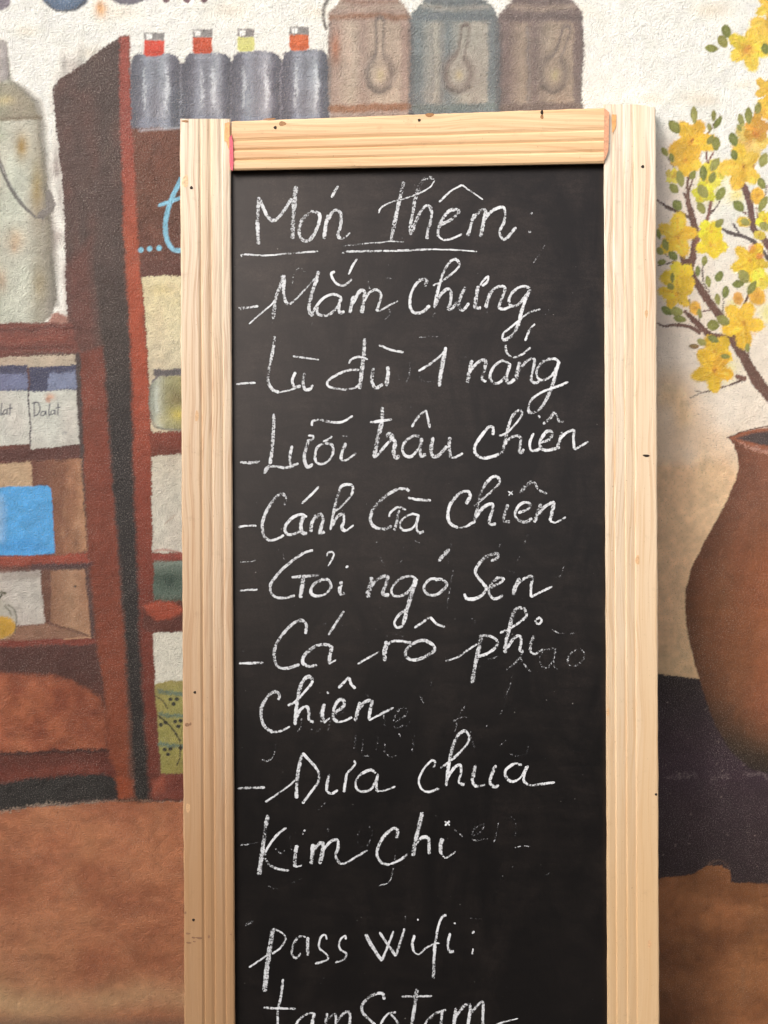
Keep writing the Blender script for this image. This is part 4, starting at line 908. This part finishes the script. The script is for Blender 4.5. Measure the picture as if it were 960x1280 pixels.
  ('290,1130', ['23: 205,125 190,210 175,320 162,440', '9: 85,318 140,280 200,240', '9: 205,122 250,145 268,175 245,215 200,250', '12: 370,165 335,165 305,205 300,250 320,270 345,245', '16: 380,165 378,210 380,258', '11: 475,178 465,155 445,165 435,200 440,225 475,255 475,280 415,298', '11: 570,178 565,160 545,175 535,205 545,230 572,250 555,280 515,292']),
  ('440,1130', ['17: 68,150 100,210 150,285', '12: 150,280 180,210 208,135', '13: 138,140 180,205 220,260', '13: 220,260 245,180 262,122', '13: 312,155 302,200 310,240', '8: 310,240 335,252 365,225 410,200 437,195', '8: 328,74 332,82', '12: 472,55 450,65 430,120 415,200', '16: 415,200 410,280 408,372', '13: 490,145 480,200 490,238 510,235', '9: 512,93 514,102', '9: 600,148 612,135', '9: 600,252 606,222'])]),
 ('chalk note reading tamsatam', [
  ('290,1180', ['12: 255,175 245,260 230,330 228,420 218,520', '11: 158,318 230,322 318,325', '11: 415,345 375,350 330,385 315,430 330,470 370,450', '14: 412,345 402,395 395,470', '14: 475,345 468,400 462,470', '12: 475,380 510,350 520,380 510,460', '12: 515,400 560,345 588,345 588,400 575,465 600,470',
    '15: 762,278 755,250 725,248 680,270 650,310 655,345 690,380 720,415 700,460 650,470']),
  ('440,1180', ['11: 220,340 180,350 150,390 140,440 170,470', '13: 195,350 230,395 250,450', '19: 325,225 315,300 300,400 290,480', '10: 248,262 320,262 400,260', '14: 470,330 420,345 380,380 350,430', '14: 450,340 445,400 440,460', '16: 520,320 510,400 500,460', '15: 515,370 560,310 590,305 585,370 570,460', '14: 590,350 640,295 655,295 655,350 655,400 660,440', '8: 660,440 690,425 740,396 830,372'])]),
]
GHOSTS = [
 ('290,320', ['6/.42: 300,150 310,90 335,60 365,80', '5/.3: 680,85 682,150 700,170', '5/.35: 770,110 815,112', '7/.3: 400,310 400,350', '6/.35: 780,240 790,290 760,320']),
 ('490,320', ['5/.35: 120,408 170,405 235,402', '4/.4: 705,36 722,10', '6/.35: 205,310 215,280', '5/.3: 285,295 290,310', '5/.3: 470,290 480,270', '5/.3: 780,260 785,295 765,290']),
 ('290,400', ['6/.35: 830,265 838,310 860,318 882,290 892,210', '6/.3: 940,240 935,290 960,310', '4/.3: 840,440 900,432']),
 ('500,400', ['6/.32: 45,215 50,280 30,315', '6/.3: 95,260 110,300 170,310', '5/.35: 320,185 350,172']),
 ('290,590', ['6/.32: 720,340 740,420 760,460', '5/.5: 850,385 865,370', '5/.4: 825,460 855,440', '6/.3: 255,395 260,440', '5/.55: 38,450 80,448 120,442', '4/.4: 915,345 945,355']),
 ('500,585', ['5/.3: 510,370 490,400', '6/.32: 640,330 620,380', '5/.35: 600,440 585,470', '6/.28: 240,480 260,350']),
 ('500,675', ['5/.32: 270,120 250,240 230,360', '5/.32: 820,130 800,180 740,190', '6/.35: 345,390 375,400 370,425', '6/.3: 480,120 540,150 600,170']),
 ('290,755', ['6/.4: 760,165 810,150 860,160', '5/.3: 50,238 65,236', '7/.3: 455,105 480,90', '6/.3: 530,95 555,110', '6/.3: 670,192 700,188']),
 ('500,755', ['8/.48: 530,330 580,290 615,240', '8/.45: 590,255 620,300 652,340', '7/.46: 770,222 720,232 700,270 708,308 740,318 770,270 778,222 768,300 790,330', '7/.44: 905,222 855,245 838,290 860,312 905,292 925,250 900,225', '6/.55: 760,128 800,145 875,148', '8/.42: 392,318 440,280 490,262', '6/.35: 565,345 545,420 525,470', '7/.35: 155,375 158,420', '5/.4: 102,455 112,475', '5/.3: 5,290 20,287']),
 ('290,835', ['7/.38: 310,305 330,315 345,290 350,240', '7/.38: 385,300 420,315 445,290 440,220', '8/.36: 480,310 500,250 560,215', '8/.42: 805,265 830,215 865,200 878,225 840,258 802,285 830,300 862,285', '7/.6: 150,458 175,466 205,440 222,372', '8/.34: 620,320 610,405', '8/.38: 655,345 650,425', '8/.36: 765,370 765,420 800,445 840,425',
    '9/.36: 915,335 905,395', '7/.32: 732,335 720,420', '7/.7: 835,328 842,345', '7/.32: 650,440 690,438', '8/.32: 660,125 690,150', '7/.35: 755,210 765,290', '9/.3: 45,400 60,410']),
 ('500,860', ['7/.38: 20,200 50,170', '8/.34: 60,320 68,240', '7/.42: 265,165 300,150 350,145', '7/.38: 325,90 300,130 270,220', '6/.34: 540,0 520,90 500,130', '5/.4: 100,40 120,75', '7/.32: 500,290 530,260', '7/.32: 545,330 600,340 640,320', '6/.34: 650,270 630,330', '9/.28: 350,210 370,300', '8/.8: 432,188 436,190']),
 ('290,1000', ['6/.5: 40,226 90,220 135,212', '8/.34: 290,180 295,260', '8/.38: 215,240 250,270 270,235', '7/.36: 650,130 630,180 640,232 680,222 702,165 680,122', '6/.42: 822,240 810,320 798,380', '6/.6: 798,385 780,415 735,428', '7/.35: 480,140 470,190', '7/.32: 300,415 345,395', '6/.34: 430,50 470,10', '9/.28: 180,430 230,445']),
 ('450,1000', ['7/.4: 560,185 600,160 620,120 570,150 565,200 640,195', '6/.45: 692,110 685,160 670,212', '6/.38: 730,90 765,85 780,130 775,180', '5/.42: 765,240 810,230 850,232', '6/.36: 750,345 772,325', '6/.4: 925,380 945,365', '6/.36: 470,145 515,185', '7/.28: 700,400 720,370']),
 ('290,1130', ['14/.42: 62,105 85,95 108,88', '6/.36: 868,50 866,90', '8/.5: 928,75 932,80', '6/.38: 895,18 900,22', '6/.3: 440,55 460,45', '5/.4: 455,370 462,372', '5/.35: 440,398 446,398']),
 ('440,1130', ['5/.3: 270,40 265,90', '5/.36: 745,45 755,42', '5/.28: 590,70 650,75', '5/.5: 770,412 774,414']),
]
SN = [0]
def chalk_mesh(name, panels, parent, widen=1.0):
    V, F, UV = [], [], []
    rg = np.random.default_rng(SN[0] + 11)
    for org, strokes in panels:
        ox, oy = map(float, org.split(','))
        for s in strokes:
            head, body = s.split(':'); hp = head.split('/')
            w = (float(hp[0]) / 4 + .2) * widen; cov = (float(hp[1]) if len(hp) > 1 else 1.0) + (.08 if widen > 1 else 0)
            cov *= 1 - .045 * max(0, w - 3.2)
            pts = np.array([[float(a) for a in p.split(',')] for p in body.split()]) / 4 + [ox, oy]
            if len(pts) == 2: pts = np.array([pts[0], (pts[0] + pts[1]) / 2 + rg.normal(0, .15, 2), pts[1]])
            seg = np.hypot(*np.diff(pts, axis=0).T).sum()
            P = crom(pts, max(4, int(seg / (len(pts) - 1) / 1.1)))
            T = np.gradient(P, axis=0); T /= np.hypot(T[:, 0], T[:, 1])[:, None] + 1e-9
            n = len(P); u = np.linspace(0, 1, n)
            lx = np.convolve(rg.normal(0, 1, n + 8), np.ones(9) / 9, 'valid')[:n]
            # a flat-ended chalk: broad on down strokes, thin on slanting up strokes
            ww = w * (1 + .28 * lx)
            k = np.minimum(1, np.minimum(u, 1 - u) * seg / (w * .45) + .45); ww = ww * k
            N = np.stack([-T[:, 1], T[:, 0]], 1)
            P = P + N * (np.convolve(rg.normal(0, .5, n + 4), np.ones(5) / 5, 'valid')[:n] * .5)[:, None]
            SN[0] += 1; d = PD - 0.0003 - (SN[0] % 60) * 0.000008
            b = len(V); lc_ = np.convolve(rg.normal(0, 1, n + 12), np.ones(13) / 13, 'valid')[:n]
            for i in range(n):
                for t_ in (-1, 0, 1):
                    q = P[i] + N[i] * ww[i] * .5 * t_
                    V.append(L(q[0], q[1], d)); UV.append((float(np.clip(cov * (.95 + .42 * lc_[i]), .1, 1.2)), t_ * 1.0))
            for i in range(n - 1):
                for j in (0, 1):
                    a = b + i * 3 + j; F.append((a, a + 1, a + 4, a + 3))
    o = mesh_obj(name, V, F, M_CHALK, parent)
    uvl = o.data.uv_layers.new(name='UVMap'); uva = np.array(UV)
    idx = np.empty(len(o.data.loops), dtype=np.int32); o.data.loops.foreach_get('vertex_index', idx)
    uvl.data.foreach_set('uv', uva[idx].astype(np.float32).ravel())
    return o
for lab, words in LINES:
    first = chalk_mesh('chalk_line', words[:1], root); first['label'] = lab
    for w in words[1:]:
        chalk_mesh('chalk_word', [w], first)
gh = chalk_mesh('erased_chalk_traces', GHOSTS, root, 1.3); gh['label'] = 'faint traces of wiped chalk writing'; gh['kind'] = 'stuff'
